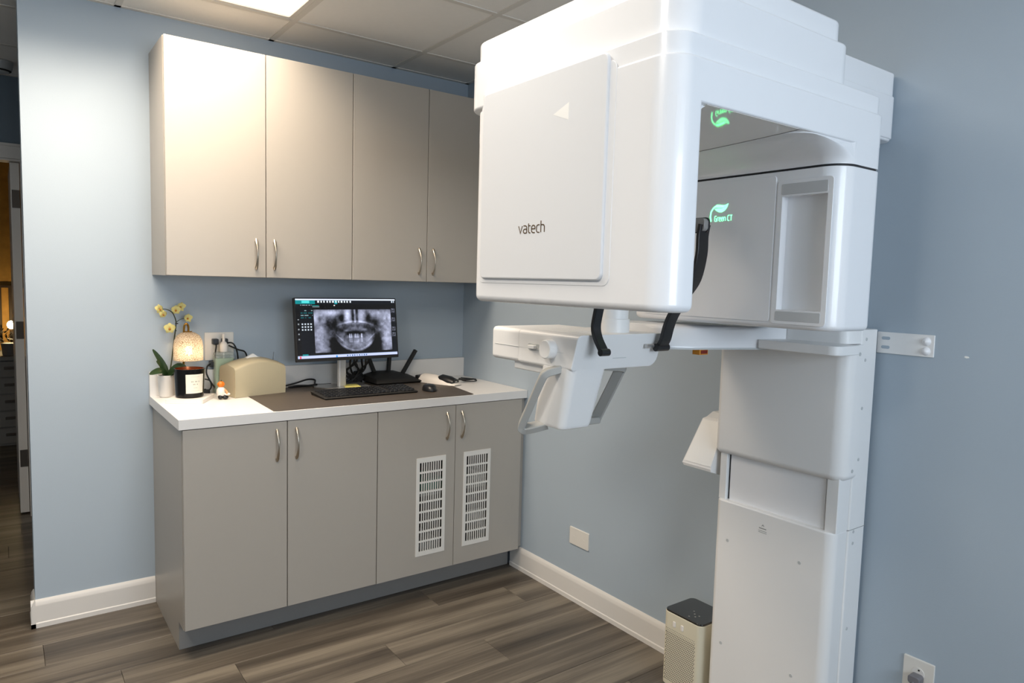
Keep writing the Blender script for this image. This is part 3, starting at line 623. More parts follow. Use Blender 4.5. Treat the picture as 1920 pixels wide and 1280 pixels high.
# hand grips and grip body
gbd = obj('grip_body', B().loft([rring(u0, u1, v0, v1, r, z, 6) for u0, u1, v0, v1, r, z in (
    (0.700, 0.792, -1.882, -1.775, 0.014, 1.040), (0.692, 0.799, -1.890, -1.767, 0.018, 1.043), (0.688, 0.803, -1.895, -1.764, 0.022, 1.052), (0.683, 0.818, -1.932, -1.80, 0.024, 1.210))]), 'machm', ch)
def grip(x, s_, L):
    P = [(x+L*s_, -1.885, 1.212), (x+L*0.5*s_, -1.875, 1.204), (x+0.006*s_, -1.864, 1.196), (x, -1.852, 1.178), (x, -1.80, 1.09), (x, -1.770, 1.040), (x+0.003*s_, -1.768, 1.030), (x+0.012*s_, -1.772, 1.028), (x+0.5*L*s_, -1.79, 1.034), (x+L*s_, -1.812, 1.045)]
    q = [(-0.015, -0.008), (-0.013, -0.010), (0.013, -0.010), (0.015, -0.008), (0.015, 0.008), (0.013, 0.010), (-0.013, 0.010), (-0.015, 0.008)]
    return B().tube(P, 0.01, smooth=5, sec=q)
obj('hand_grip', grip(0.650, 1, 0.055), 'gripg', ch, angle=40)
obj('hand_grip', grip(0.935, -1, 0.145), 'gripg', ch, angle=40)
# support beam, laser port, tray
top = [(1.006, -1.86), (1.03, -1.90), (1.09, -1.94), (1.18, -1.99), (1.262, -2.075), (1.384, -2.10), (1.384, -1.90), (1.1, -1.74), (1.006, -1.74)]
bot = [(1.006, -1.95), (1.03, -1.970), (1.08, -2.005), (1.16, -2.03), (1.28, -2.075), (1.384, -2.10), (1.384, -1.90), (1.1, -1.74), (1.006, -1.74)]
mid = [((a[0]*0.35+b[0]*0.65), (a[1]*0.35+b[1]*0.65)) for a, b in zip(top, bot)]
bm_ = obj('support_beam', B().loft([[(x, y, 1.262) for x, y in bot], [(x, y, 1.268) for x, y in bot], [(x, y, 1.312) for x, y in mid], [(x, y, 1.325) for x, y in top]]), 'mach', cs, angle=60)
obj('beam_trim', B().loft([[(x, y-0.001, 1.257) for x, y in bot], [(x, y-0.001, 1.2618) for x, y in bot]]), 'machg', bm_)
lp_ = obj('laser_port', B().rb(1.098, 1.136, -2.012, -1.985, 1.242, 1.257, 0.002), 'orange', cs, 'small orange laser port')
obj('port_window', B().rb(1.103, 1.131, 1.245, 1.255, -2.0132, -2.0115, 0.001, 0, 0, 'y', 1), 'redwin', lp_)
obj('tray', B().rb(1.272, 1.388, -2.326, -2.082, 1.262, 1.288, [0.03, 0.01, 0.01, 0.004], 0.003, 0.002, n=6), 'machm', cs)
# device on the far side of the column
ex = obj('side_control', B().loft([
    [(1.372, -1.862, 0.825), (1.372, -1.748, 0.825), (1.45, -1.748, 0.80), (1.45, -1.862, 0.80)],
    [(1.370, -1.862, 0.834), (1.370, -1.742, 0.834), (1.46, -1.742, 0.83), (1.46, -1.862, 0.83)],
    [(1.438, -1.862, 0.985), (1.438, -1.766, 0.985), (1.50, -1.766, 0.985), (1.50, -1.862, 0.985)],
    [(1.450, -1.862, 0.990), (1.450, -1.772, 0.990), (1.50, -1.772, 0.990), (1.50, -1.862, 0.990)],
    [(1.452, -1.862, 1.008), (1.452, -1.796, 1.012), (1.50, -1.796, 1.012), (1.50, -1.862, 1.008)]]), 'machm', cs)
obj('control_face', B().loft([[(1.3715, -1.86, 0.842), (1.3715, -1.748, 0.842), (1.374, -1.748, 0.842), (1.374, -1.86, 0.842)], [(1.434, -1.86, 0.982), (1.434, -1.77, 0.982), (1.4365, -1.77, 0.982), (1.4365, -1.86, 0.982)]]), 'pure', ex)
# ------------------------------------------------------------------ wall plates
def tplate(name, label, y0, y1, z0, z1):
    t = thing(name, label, 'wall plate', (XR, (y0+y1)/2, z0)); return t
t = thing('blank_wall_plate', 'blank white cover plate low on the right wall above the baseboard', 'wall plate', (XR, -1.02, 0.256))
obj('plate', B().rb(-1.086, -0.958, 0.257, 0.336, XR-0.006, XR-0.0005, 0.004, 0.003, 0, 'x', 3, 2), 'gplate', t)
for y in (-1.055, -0.99): obj('screw', B().lathe([(0.0001, -0.0012), (0.003, -0.001), (0.0032, 0)], (XR-0.006, y, 0.2965), 10, 'x'), 'gplate', t)
t = thing('wall_bracket', 'white flat steel bracket between scanner column and right wall', 'bracket', (XR, -2.37, 1.26))
pl = obj('plate', B().rb(-2.441, -2.285, 1.259, 1.3205, XR-0.005, XR-0.0005, 0.002, 0.0008, 0, 'x', 2, 1), 'machm', t)
for z in (1.277, 1.303): obj('slot', B().rb(-2.322, -2.298, z-0.0045, z+0.0045, XR-0.0056, XR-0.0048, 0.0044, 0, 0, 'x', 4), 'wall', pl)
for z in (1.275, 1.302): obj('screw_cap', B().lathe([(0.0005, -0.0105), (0.006, -0.009), (0.0105, -0.004), (0.012, 0.0)], (XR-0.005, -2.421, z), 18, 'x'), 'mach', t)
t = thing('power_outlet', 'white power outlet with a grey plug low on the right wall', 'outlet', (XR, -2.465, 0.28))
po = obj('plate', B().rb(-2.507, -2.424, 0.285, 0.402, XR-0.006, XR-0.0005, 0.003, 0.003, 0, 'x', 3, 2), 'gplate', t)
obj('socket_face', B().lathe([(0.001, -0.0015), (0.0165, -0.0015), (0.0172, 0)], (XR-0.006, -2.466, 0.362), 24, 'x'), 'trim', po)
obj('ground_hole', B().lathe([(0.0003, -0.0008), (0.0026, -0.0008), (0.0026, 0)], (XR-0.0076, -2.468, 0.372), 10, 'x'), 'hole', po)
pg = obj('plug', B().rb(-2.482, -2.45, 0.338, 0.362, XR-0.034, XR-0.0075, 0.008, 0.003, 0, 'x'), 'plug', t)
obj('cord', B().tube([(XR-0.03, -2.466, 0.345), (XR-0.045, -2.464, 0.33), (XR-0.05, -2.46, 0.29), (XR-0.045, -2.43, 0.15), (XR-0.05, -2.38, 0.02)], 0.004, 8, 5), 'plug', pg)
# air purifier
ap = thing('air_purifier', 'cream air purifier with black top on the floor beside the scanner column', 'air purifier', (1.46, -1.75, 0))
bd = obj('body', B().rb(1.378, 1.536, -1.852, -1.683, 0.012, 0.282, 0.022, 0.006, 0.002, n=8), 'cream', ap)
obj('foot', B().rb(1.388, 1.526, -1.842, -1.693, 0.0008, 0.0115, 0.02), 'blackm', ap)
tp = obj('control_top', B().rb(1.3795, 1.5345, -1.8505, -1.6845, 0.2822, 0.2885, 0.021, 0, 0.003, n=8), 'blackg', ap)
ic = B()
for k, (x, y) in enumerate(((1.40, -1.78), (1.415, -1.795), (1.43, -1.78), (1.43, -1.80), (1.445, -1.765))): ic.lathe([(0.0001, 0), (0.003, 0), (0.003, 0.0004)], (x, y, 0.2886), 8)
obj('touch_icons', ic, 'fine', tp)
for y in (-1.735, -1.77): obj('snap_tab', B().rb(y-0.006, y+0.006, 0.236, 0.256, 1.3755, 1.3785, 0.003, 0.0015, 0, 'x'), 'ceram', bd)
hb = B()
for r in range(27):
    for c in range(20):
        y = -1.70-c*0.0065-(0.00325 if r % 2 else 0); z = 0.222-r*0.0072
        rr = 0.0021 if r > 1 else 0.0014
        hb.lathe([(0.0001, -0.0004), (rr, -0.0003), (rr, 0.0004)], (1.3781, y, z), 6, 'x')
o = obj('air_holes', hb, 'hole', bd); o['kind'] = 'stuff'
# ------------------------------------------------------------------ counter things
def rz(cx, cy, a, fn=None):
    c, s = math.cos(a), math.sin(a)
    return lambda p: Vector((cx+p.x*c-p.y*s, cy+p.x*s+p.y*c, p.z))
# desk mat
tag(obj('desk_mat', B().prism([(0.345, -0.02+ -0.03), (0.329, -0.596), (0.345, -0.603), (1.235, -0.604), (1.252, -0.597), (1.292, -0.34), (1.287, -0.20), (1.27, -0.05)], ZC+0.0003, ZC+0.0028), 'mat'), 'dark taupe desk mat under the keyboard', 'desk mat')
ZM = ZC+0.003
# monitor
mo = thing('computer_monitor', 'black monitor on silver stand showing a dental X-ray', 'monitor', (0.80, -0.14, ZM))
mo_c = Vector((0.804, -0.20, 1.197)); yaw, tilt = 0.0668, 0.13; mw, mh = 0.521, 0.2903
er = Vector((math.cos(yaw), math.sin(yaw), 0)); eb = Vector((-math.sin(yaw), math.cos(yaw), 0)); eu = Vector((0, 0, 1))*math.cos(tilt)+eb*math.sin(tilt); en = er.cross(eu)*-1
mx = lambda p: mo_c+er*p.x+eu*p.z+en*p.y          # local: x right, z up, y towards the back
cse = obj('casing', B().rb(-mw/2, mw/2, -mh/2, mh/2, 0.0, 0.022, 0.004, 0.001, 0.004, 'y', 3, 2).xf(mx), 'blackm', mo)
obj('rear_hump', B().rb(-0.11, 0.11, -0.09, 0.06, 0.0215, 0.045, 0.02, 0, 0.008, 'y', 4, 3).xf(mx), 'blackm', mo)
# screen picture as a fine coloured grid
def hsh(i, j): return (math.sin(i*127.1+j*311.7)*43758.5453) % 1.0
def vno(x, y):
    i, j = math.floor(x), math.floor(y); fx, fy = x-i, y-j; fx = fx*fx*(3-2*fx); fy = fy*fy*(3-2*fy)
    return (hsh(i, j)*(1-fx)+hsh(i+1, j)*fx)*(1-fy)+(hsh(i, j+1)*(1-fx)+hsh(i+1, j+1)*fx)*fy
def ga(u, v, cu, cv, ru, rv): return math.exp(-((u-cu)/ru)**2-((v-cv)/rv)**2)
def ln_(d, wd): return math.exp(-(d/wd)**2)
def xray(u, v):
    c = u-0.515
    g = 0.32+0.26*(vno(u*9, v*5)-0.5)+0.20*(vno(u*24+3, v*14)-0.5)+0.12*(vno(u*60, v*30)-0.5)
    g += 0.30*ga(u, v, 0.03, 0.2, 0.12, 0.2)+0.24*ga(u, v, 0.07, 0.75, 0.1, 0.4)+0.22*ga(u, v, 0.97, 0.15, 0.1, 0.2)+0.28*ga(u, v, 0.94, 0.65, 0.08, 0.35)-0.3*ga(u, v, 0.07, 0.24, 0.02, 0.08)-0.3*ga(u, v, 0.945, 0.22, 0.015, 0.05)
    g += 0.42*ga(u, v, 0.42, 0.15, 0.05, 0.17)+0.40*ga(u, v, 0.585, 0.15, 0.045, 0.17)+0.3*ga(u, v, 0.22, 0.08, 0.12, 0.07)+0.28*ga(u, v, 0.78, 0.08, 0.12, 0.07)
    g -= 0.50*ga(u, v, 0.345, 0.2, 0.038, 0.13)+0.52*ga(u, v, 0.69, 0.2, 0.04, 0.13)+0.42*ga(u, v, 0.2, 0.38, 0.06, 0.16)+0.3*ga(u, v, 0.26, 0.3, 0.03, 0.14)
    g -= 0.55*ga(u, v, 0.235, 0.88, 0.05, 0.28)+0.55*ga(u, v, 0.815, 0.88, 0.05, 0.28)+0.30*ga(u, v, 0.78, 0.30, 0.06, 0.14)
    if v < 0.32: g -= 0.36*ln_(c+0.028, 0.018)+0.36*ln_(c-0.03, 0.018); g += 0.2*ln_(c, 0.006)
    pal = 0.29+1.6*c*c
    if abs(c) < 0.26: g += 0.30*ln_(v-pal, 0.022)*(1-(c/0.26)**4); g -= 0.20*ln_(v-pal-0.1, 0.06)
    g -= 0.42*ga(u, v, 0.515, 0.565, 0.115, 0.045)+0.25*ga(u, v, 0.36, 0.5, 0.06, 0.05)+0.25*ga(u, v, 0.67, 0.5, 0.06, 0.05)
    g += 0.34*ga(u, v, 0.39, 0.5, 0.035, 0.03)+0.34*ga(u, v, 0.635, 0.49, 0.035, 0.03)+0.3*ga(u, v, 0.515, 0.42, 0.02, 0.08)*0.2
    if 0.425 < u < 0.605 and 0.58 < v < 0.78:
        tooth = abs(math.sin((u-0.425)/0.18*PI*7)); g += (0.6 if v < 0.67 else 0.22)*tooth*(1 if not (0.47 < u < 0.49 or 0.56 < u < 0.575) else 0.2)
    jaw = 0.97-4.3*c*c
    if abs(c) < 0.27:
        g += 0.20*ln_(v-jaw, 0.022)*(1-(c/0.27)**4)+0.10*ga(u, v, 0.515, 0.82, 0.2, 0.14)
        if v > jaw+0.03: g -= 0.42*min(1, (v-jaw-0.03)/0.05)
    ob = 0.56+0.55*(abs(c)-0.25)*-2.2
    if 0.13 < abs(c) < 0.27: g += 0.22*ln_(v-(0.80-1.0*(abs(c)-0.13)*1.75), 0.018)*math.sin(PI*(abs(c)-0.13)/0.14)
    g = max(0.015, min(0.98, g))
    return (g*0.84, g*0.87, g*1.02)
def screen(u, v):
    if v < 0.022: return (0.78, 0.82, 0.92)
    if v > 0.955:
        if v < 0.958: return (0.5, 0.55, 0.65)
        if 0.36 < u < 0.375 and v > 0.966: return (0.1, 0.45, 0.9)
        if 0.47 < u < 0.68 and 0.968 < v < 0.99 and int((u-0.47)/0.012) % 2 == 0: return (0.25, 0.35, 0.5)
        if 0.02 < u < 0.03: return (0.8, 0.2, 0.25)
        return (0.66, 0.70, 0.88)
    if v < 0.09 and u < 0.185:
        if 0.06 < u < 0.13 and 0.03 < v < 0.07: return (0.25, 0.75, 0.75)
        return (0.0, 0.42, 0.44)
    if v < 0.085:
        if 0.20 < u < 0.54:
            k = (u-0.20)/0.0285
            if 0.25 < k % 1 < 0.75 and 0.03 < v < 0.065: return (0.8, 0.85, 0.9)
            if int(k) == 6: return (0.0, 0.5, 0.55)
        if 0.95 < u < 0.99 and 0.03 < v < 0.06 and (u*100) % 2 < 1.2: return (0.7, 0.75, 0.8)
        return (0.035, 0.045, 0.065)
    if v < 0.165:
        if 0.155 < u < 0.22 and 0.11 < v < 0.12: return (0.0, 0.5, 0.5)
        if 0.155 < u < 0.225 and 0.125 < v < 0.14: return (0.35, 0.4, 0.42)
        if 0.36 < u < 0.375 and 0.1 < v < 0.12: return (0.85, 0.85, 0.85)
        if u < 0.15 and u > 0.04 and 0.1 < v < 0.115 and vno(u*120, 3) > 0.4: return (0.6, 0.65, 0.7)
        return (0.012, 0.014, 0.02) if u > 0.15 else (0.03, 0.04, 0.055)
    if u < 0.155:
        c = (0.03, 0.042, 0.06) if u > 0.035 else (0.012, 0.015, 0.022)
        if u > 0.045:
            if v < 0.34 and (v*26) % 1 < 0.36 and vno(u*90, math.floor(v*26)) > 0.45: c = (0.4, 0.5, 0.52) if int(v*26) % 2 else (0.05, 0.3, 0.32)
            if 0.41 < v < 0.55 and ((v-0.41)*21) % 1 < 0.55 and ((u-0.05)*38) % 1 < 0.5 and u < 0.15: c = (0.7, 0.75, 0.8)
            if 0.925 < v < 0.952 and u < 0.10: c = (0.0, 0.42, 0.44)
        elif 0.34 < v < 0.75 and (v*12) % 1 < 0.28 and 0.012 < u < 0.028: c = (0.45, 0.48, 0.5)
        return c
    if u > 0.955:
        for v0 in (0.17, 0.33, 0.5, 0.6):
            if v0 < v < v0+0.075 and u < 0.992: return tuple(q*0.7 for q in xray((u-0.955)/0.037, (v-v0)/0.075))
        return (0.03, 0.042, 0.06)
    if 0.165 < u < 0.947 and 0.18 < v < 0.915: return xray((u-0.165)/0.782, (v-0.18)/0.735)
    return (0.008, 0.009, 0.012)
def mk_screen():
    nx, ny = 224, 126; sx, sy = mw-0.012, mh-0.02; zc = 0.005
    vs = []; fs = []; cl = []
    for j in range(ny+1):
        for i in range(nx+1):
            vs.append(tuple(mx(Vector((-sx/2+sx*i/nx, -0.0006, sy/2+zc-sy*j/ny)))))
    for j in range(ny):
        for i in range(nx):
            a = j*(nx+1)+i; fs.append((a, a+nx+1, a+nx+2, a+1)); cl.append(screen((i+0.5)/nx, (j+0.5)/ny))
    d = bpy.data.meshes.new('screen'); d.from_pydata(vs, [], fs)
    at = d.color_attributes.new('picture', 'FLOAT_COLOR', 'CORNER')
    buf = [c for q in cl for _ in range(4) for c in (q[0]**1.9, q[1]**1.9, q[2]**1.9, 1.0)]
    at.data.foreach_set('color', buf)
    m = bpy.data.materials.new('lit_screen'); m.use_nodes = True; tt = m.node_tree; b = tt.nodes['Principled BSDF']
    an = nd(tt, 'ShaderNodeAttribute', attribute_name='picture')
    b.inputs['Base Color'].default_value = (0.01, 0.01, 0.012, 1); b.inputs['Roughness'].default_value = 0.25
    tt.links.new(an.outputs['Color'], b.inputs['Emission Color']); b.inputs['Emission Strength'].default_value = 1.0
    d.materials.append(m); return d
obj('screen', None, None, cse, data=mk_screen())
obj('stand_post', B().rb(-0.021, 0.021, -0.012, 0.012, ZM+0.006, 1.22, 0.01).xf(rz(0.793, -0.145, yaw)), 'alu', mo)
obj('stand_mount', B().rb(-0.05, 0.05, -0.03, 0.03, 1.14, 1.25, 0.01).xf(rz(0.795, -0.148, yaw)), 'blackm', mo)
bs = obj('stand_base', B().prism([(0.668, -0.12), (0.745, -0.243), (0.915, -0.237), (0.925, -0.06), (0.69, -0.055)], ZM, ZM+0.006), 'silver', mo)
tag(obj('sticky_note', B().prism([(0.806, -0.115), (0.788, -0.208), (0.862, -0.216), (0.878, -0.128)], ZM+0.0064, ZM+0.008), 'note'), 'yellow sticky note lying on the silver monitor base', 'note')
# keyboard
kb = thing('keyboard', 'black slim keyboard on the desk mat in front of the monitor', 'keyboard', (0.815, -0.375, ZM))
kx = rz(0.812, -0.372, 0.02)
kb_b = obj('body', B().loft([[(x, y, z) for x, y, z in r] for r in (
    [(-0.222, -0.082, ZM), (0.222, -0.082, ZM), (0.222, 0.075, ZM), (-0.222, 0.075, ZM)],
    [(-0.226, -0.086, ZM+0.006), (0.226, -0.086, ZM+0.006), (0.226, 0.078, ZM+0.015), (-0.226, 0.078, ZM+0.015)],
    [(-0.222, -0.082, ZM+0.010), (0.222, -0.082, ZM+0.010), (0.222, 0.075, ZM+0.020), (-0.222, 0.075, ZM+0.020)])]).xf(kx), 'blackm', kb)
ks = B()
for r in range(6):
    y = -0.068+r*0.0245; z = ZM+0.0109+(y+0.082)/0.157*0.010
    c = 0
    x = -0.214
    while x < 0.208:
        wd = 0.0185
        if r == 0 and -0.11 < x < -0.09: wd = 0.11
        if not (0.068 < x < 0.082 or 0.128 < x < 0.138): ks.rb(x, x+wd, y-0.0095, y+0.0095, z, z+0.0028, 0.002, 0, 0.0008, n=1, m=1)
        x += wd+0.0025
o = obj('keys', ks.xf(kx), 'black', kb); o['kind'] = 'stuff'
# mouse
ms = thing('computer_mouse', 'black wireless mouse on the desk mat right of the keyboard', 'mouse', (1.115, -0.43, ZM))
mr = rz(1.118, -0.418, -0.25)
mb = B()
rings = []
for k in range(9):
    t = k/8*PI/2; sc_ = math.cos(t)**0.75 if k < 8 else 0.03; z = ZM+0.002+0.028*math.sin(t)
    rings.append([(0.032*(math.cos(a))*(0.4+0.6*sc_), 0.057*math.sin(a)*(0.25+0.75*sc_)-0.004*(k/8), z) for a in [2*PI*i/20 for i in range(20)]])
mb.loft([[(x*0.94, y*0.94, ZM) for x, y, z in rings[0]]]+rings)
mbo = obj('shell', mb.xf(mr), 'black', ms)
obj('scroll_wheel', B().lathe([(0.001, -0.003), (0.008, -0.003), (0.008, 0.003), (0.001, 0.003)], (0, 0.03, ZM+0.022), 14, 'x').xf(mr), 'silver', ms)
# router
ro = thing('wifi_router', 'black wireless router with three antennas behind the monitor', 'router', (1.09, -0.1, ZC))
rx = rz(1.085, -0.105, 0.0)
obj('body', B().loft([
    [(-0.11, -0.06, ZC+0.001), (0.12, -0.06, ZC+0.001), (0.13, 0.06, ZC+0.001), (-0.12, 0.06, ZC+0.001)],
    [(-0.125, -0.075, ZC+0.012), (0.135, -0.072, ZC+0.012), (0.14, 0.07, ZC+0.012), (-0.135, 0.07, ZC+0.014)],
    [(-0.12, -0.065, ZC+0.03), (0.115, -0.062, ZC+0.018), (0.12, 0.07, ZC+0.03), (-0.13, 0.07, ZC+0.042)],
    [(-0.07, 0.0, ZC+0.05), (0.03, 0.0, ZC+0.048), (0.03, 0.065, ZC+0.055), (-0.07, 0.065, ZC+0.058)]]).xf(rx), 'blackm', ro)
sq = [(-0.010, -0.0075), (0.010, -0.0075), (0.010, 0.0075), (-0.010, 0.0075)]
for p, q in (((1.012, -0.045, 0.955), (0.972, -0.045, 1.05)), ((1.087, -0.045, 0.955), (1.094, -0.045, 1.06)), ((1.160, -0.055, 0.945), (1.238, -0.055, 1.068))):
    obj('antenna', B().tube([p, tuple(a+(b-a)*0.1 for a, b in zip(p, q)), q], 0.008, sec=sq), 'blackm', ro)
# white handheld scanner / docking device
sc = thing('sensor_dock', 'white wedge shaped dock with a black insert beside the router', 'dock', (1.26, -0.2, ZC))
sx_ = rz(1.278, -0.238, 0.42)
sdk = B()
rings = []
for y, wd, h in ((0.11, 0.034, 0.036), (0.09, 0.038, 0.044), (0.03, 0.042, 0.042), (-0.04, 0.044, 0.030), (-0.09, 0.04, 0.014), (-0.115, 0.03, 0.006)):
    rings.append([(wd*math.cos(a), y, ZM+0.001+max(0, h*math.sin(a))) for a in [PI*i/10 for i in range(11)]])
sdk.loft(rings)
obj('shell', sdk.xf(sx_), 'figw', sc)
obj('insert', B().loft([[(wd*math.cos(a), y, ZM+0.012+h*math.sin(a)) for a in [PI*i/10 for i in range(11)]] for y, wd, h in ((0.02, 0.02, 0.018), (-0.02, 0.032, 0.036), (-0.07, 0.034, 0.03), (-0.10, 0.03, 0.018))]).xf(sx_), 'black', sc)
obj('rear_cap', B().rb(-0.03, 0.03, 0.105, 0.135, ZM+0.001, ZM+0.034, 0.008, 0.003, 0.006).xf(sx_), 'black', sc)
for y in (-0.085,): obj('indicator', B().rb(-0.012, 0.004, -0.106, -0.102, ZM+0.016, ZM+0.020, 0.001).xf(sx_), 'silver', sc)
# coiled cable
pts = []
for k in range(60):
    a = k/60*PI*7; pts.append((1.435+0.042*math.cos(a)+0.012*math.sin(a*0.37), -0.25+0.018*math.sin(a)+0.012*math.cos(a*0.53), ZC+0.0045+0.010*(0.5+0.5*math.sin(a*0.9))+0.0002*k))
pts = [(1.30, -0.30, ZM+0.005), (1.34, -0.27, ZC+0.006), (1.37, -0.22, ZC+0.012)]+pts
tag(obj('usb_cable', B().tube(pts, 0.0028, 6, 2), 'cable'), 'black coiled cable at the corner end of the countertop', 'cable')
# monitor cables: tangle behind the stand
def cord(pts, r, label, g=None): tag(obj('cable', B().tube(pts, r, 7, 6), 'cable'), label, 'cable', g)
random.seed(3)
cbn = thing('cable_bundle', 'tangle of black cables hanging behind the monitor stand', 'cables', (0.88, -0.05, ZC))
for i in range(9):
    x0 = 0.832+0.0125*i; pts = [(x0, -0.12, 1.10+0.02*(i % 3)), (x0+random.uniform(-.02, .02), -0.10, 1.03), (x0+random.uniform(-.04, .03), -0.07, 0.98), (x0+random.uniform(-.03, .04), -0.055, 0.94), (x0+random.uniform(-.05, .05), -0.05, ZC+0.008), (x0+random.uniform(-.03, .03), -0.036, ZC+0.006)]
    obj('cable', B().tube(pts, 0.005, 7, 6), 'cable', cbn)
ad = thing('power_adapter', 'small grey black power adapter among the monitor cables', 'adapter', (0.93, -0.05, ZC))
obj('body', B().rb(0.905, 0.945, -0.047, -0.024, ZC+0.001, ZC+0.06, 0.003, 0.001, 0.002), 'blackm', ad); obj('cable_stub', B().tube([(0.925, -0.036, ZC+0.06), (0.92, -0.036, ZC+0.09), (0.905, -0.04, ZC+0.11)], 0.004, 8, 4), 'cable', ad)
cord([(0.52, -0.052, ZC+0.006), (0.60, -0.05, ZC+0.020), (0.66, -0.045, ZC+0.034), (0.70, -0.042, ZC+0.03), (0.705, -0.045, ZC+0.008), (0.78, -0.045, ZC+0.006)], 0.004, 'black cable arching behind the left of the monitor stand')
cord([(0.565, -0.06, ZC+0.006), (0.60, -0.07, ZC+0.012), (0.66, -0.075, ZC+0.01), (0.70, -0.07, ZC+0.012), (0.65, -0.055, ZC+0.006), (0.57, -0.072, ZC+0.005)], 0.004, 'short looped black cable beside the monitor stand base')
# tissue box cover
ts = thing('tissue_box', 'beige tissue box cover with domed top beside the desk mat', 'tissue box', (0.385, -0.13, ZC))
ta = 0.22; tx = rz(0.382, -0.138, ta)
rings = []
for k in range(13):
    x = -0.118+0.236*k/12; e = min(1, (1-abs(k-6)/6)*3); hgt = 0.128+0.028*math.sin(PI*k/12)
    rings.append([(x, -0.07, ZC+0.001), (x, -0.073, ZC+0.06), (x, -0.07, ZC+hgt-0.012), (x, -0.058, ZC+hgt), (x, 0, ZC+hgt+0.010), (x, 0.058, ZC+hgt), (x, 0.07, ZC+hgt-0.012), (x, 0.073, ZC+0.06), (x, 0.07, ZC+0.001)])
tb = obj('cover', B().loft(rings).xf(tx), 'beige', ts, angle=50)
obj('stitch_seam', B().tube([(-0.119, -0.0715, ZC+0.004), (-0.119, -0.0745, ZC+0.06), (-0.119, -0.071, ZC+0.118)], 0.0015, 6, 4).xf(tx), 'beige', ts)
obj('tissue', B().loft([[(-0.04, -0.012, ZC+0.164), (0.04, -0.01, ZC+0.164), (0.04, 0.01, ZC+0.164), (-0.04, 0.012, ZC+0.164)], [(-0.022, -0.006, ZC+0.176), (0.018, -0.008, ZC+0.172), (0.02, 0.006, ZC+0.172), (-0.02, 0.007, ZC+0.176)], [(-0.004, -0.002, ZC+0.185), (0.003, -0.003, ZC+0.184), (0.004, 0.002, ZC+0.184), (-0.003, 0.002, ZC+0.185)]]).xf(lambda p: tx(p)-Vector((0, 0, 0.006))), 'paper', ts)
tag(obj('pen', B().lathe([(0.0035, 0), (0.0055, 0.004), (0.0055, 0.10), (0.004, 0.118), (0.0022, 0.128)], (0.0, 0.0, 0.0), 10).xf(lambda p: Vector((0.495+p.z*0.10, -0.032+p.y+p.z*0.03, ZC+0.046+p.z*0.99))), 'silver'), 'silver pen tip standing up behind the beige tissue box', 'pen')
bpys = None
# pump bottle
pb = thing('pump_bottle', 'clear pump bottle of green sanitizer gel behind the tissue box', 'bottle', (0.285, -0.075, ZC))
pc = (0.281, -0.049)
obj('bottle', B().rb(pc[0]-0.042, pc[0]+0.042, pc[1]-0.027, pc[1]+0.027, ZC+0.001, ZC+0.168, 0.014, 0.004, 0.01), 'clear', pb)
obj('gel', B().rb(pc[0]-0.039, pc[0]+0.039, pc[1]-0.024, pc[1]+0.024, ZC+0.004, ZC+0.155, 0.012, 0.004, 0.001), 'gel', pb)
obj('collar_ring', B().lathe([(0.02, 0.168), (0.042, 0.168), (0.043, 0.176), (0.040, 0.181), (0.02, 0.182)], (*pc, ZC), 28), 'clear', pb)
pm = obj('pump_cap', B().lathe([(0.0165, 0.183), (0.0175, 0.190), (0.0172, 0.215), (0.011, 0.225), (0.006, 0.229), (0.0055, 0.255), (0.006, 0.262), (0.002, 0.263)], (*pc, ZC), 20), 'figw', pb)
obj('dip_tube', B().lathe([(0.001, 0.02), (0.003, 0.02), (0.003, 0.18), (0.001, 0.18)], (*pc, ZC), 8), 'figw', pb)
# wall outlet
t = thing('wall_outlet', 'white double gang wall outlet with two black plugs behind the counter', 'outlet', (0.273, 0, 1.05))
pl = obj('plate', B().rb(0.211, 0.335, 1.052, 1.177, -0.006, -0.0005, 0.004, 0.003, 0, 'y', 3, 2), 'gplate', t)
for i, x in enumerate((0.252, 0.292)):
    for z in (1.137, 1.09): obj('socket', B().rb(x-0.016, x+0.016, z-0.015, z+0.015, -0.0075, -0.006, 0.008, 0.0005, 0, 'y', 4, 1), 'trim', pl)
    pg = obj('plug', B().rb(x-0.012, x+0.012, 1.124, 1.15, -0.036, -0.0076, 0.004, 0.003, 0, 'y', 3, 2), 'black', t)
obj('plug', B().rb(0.228, 0.256, 1.024, 1.05, -0.034, -0.0006, 0.004, 0.003, 0, 'y', 3, 2), 'black', t)
cg2 = 'power cords at the double wall outlet'
cord([(0.253, -0.034, 1.128), (0.25, -0.045, 1.115), (0.248, -0.04, 1.09), (0.25, -0.03, 1.05), (0.262, -0.028, 0.99), (0.27, -0.027, ZC+0.006)], 0.0035, 'black cord falling from the left plug of the double outlet')
cord([(0.293, -0.034, 1.13), (0.315, -0.05, 1.132), (0.332, -0.05, 1.11), (0.344, -0.04, 1.06), (0.346, -0.03, ZC+0.05), (0.348, -0.028, ZC+0.006)], 0.0035, 'black cord curving from the right plug down behind the sanitizer bottle')
cord([(0.305, -0.034, 1.12), (0.345, -0.04, 1.10), (0.378, -0.035, 1.085), (0.39, -0.03, 1.03), (0.40, -0.028, ZC+0.006)], 0.0035, 'black cord drooping right of the sanitizer bottle')
cord([(0.232, -0.03, 1.04), (0.214, -0.04, 1.03), (0.208, -0.05, 1.0), (0.225, -0.055, 0.96), (0.245, -0.05, 0.93), (0.25, -0.045, ZC+0.005)], 0.0035, 'black cord looping from the low plug beside the sanitizer bottle')
cord([(0.20, -0.05, ZC+0.065), (0.222, -0.052, ZC+0.055), (0.226, -0.05, ZC+0.025), (0.208, -0.045, ZC+0.006), (0.19, -0.05, ZC+0.006)], 0.003, 'thin black lamp cord looping beside the candle')
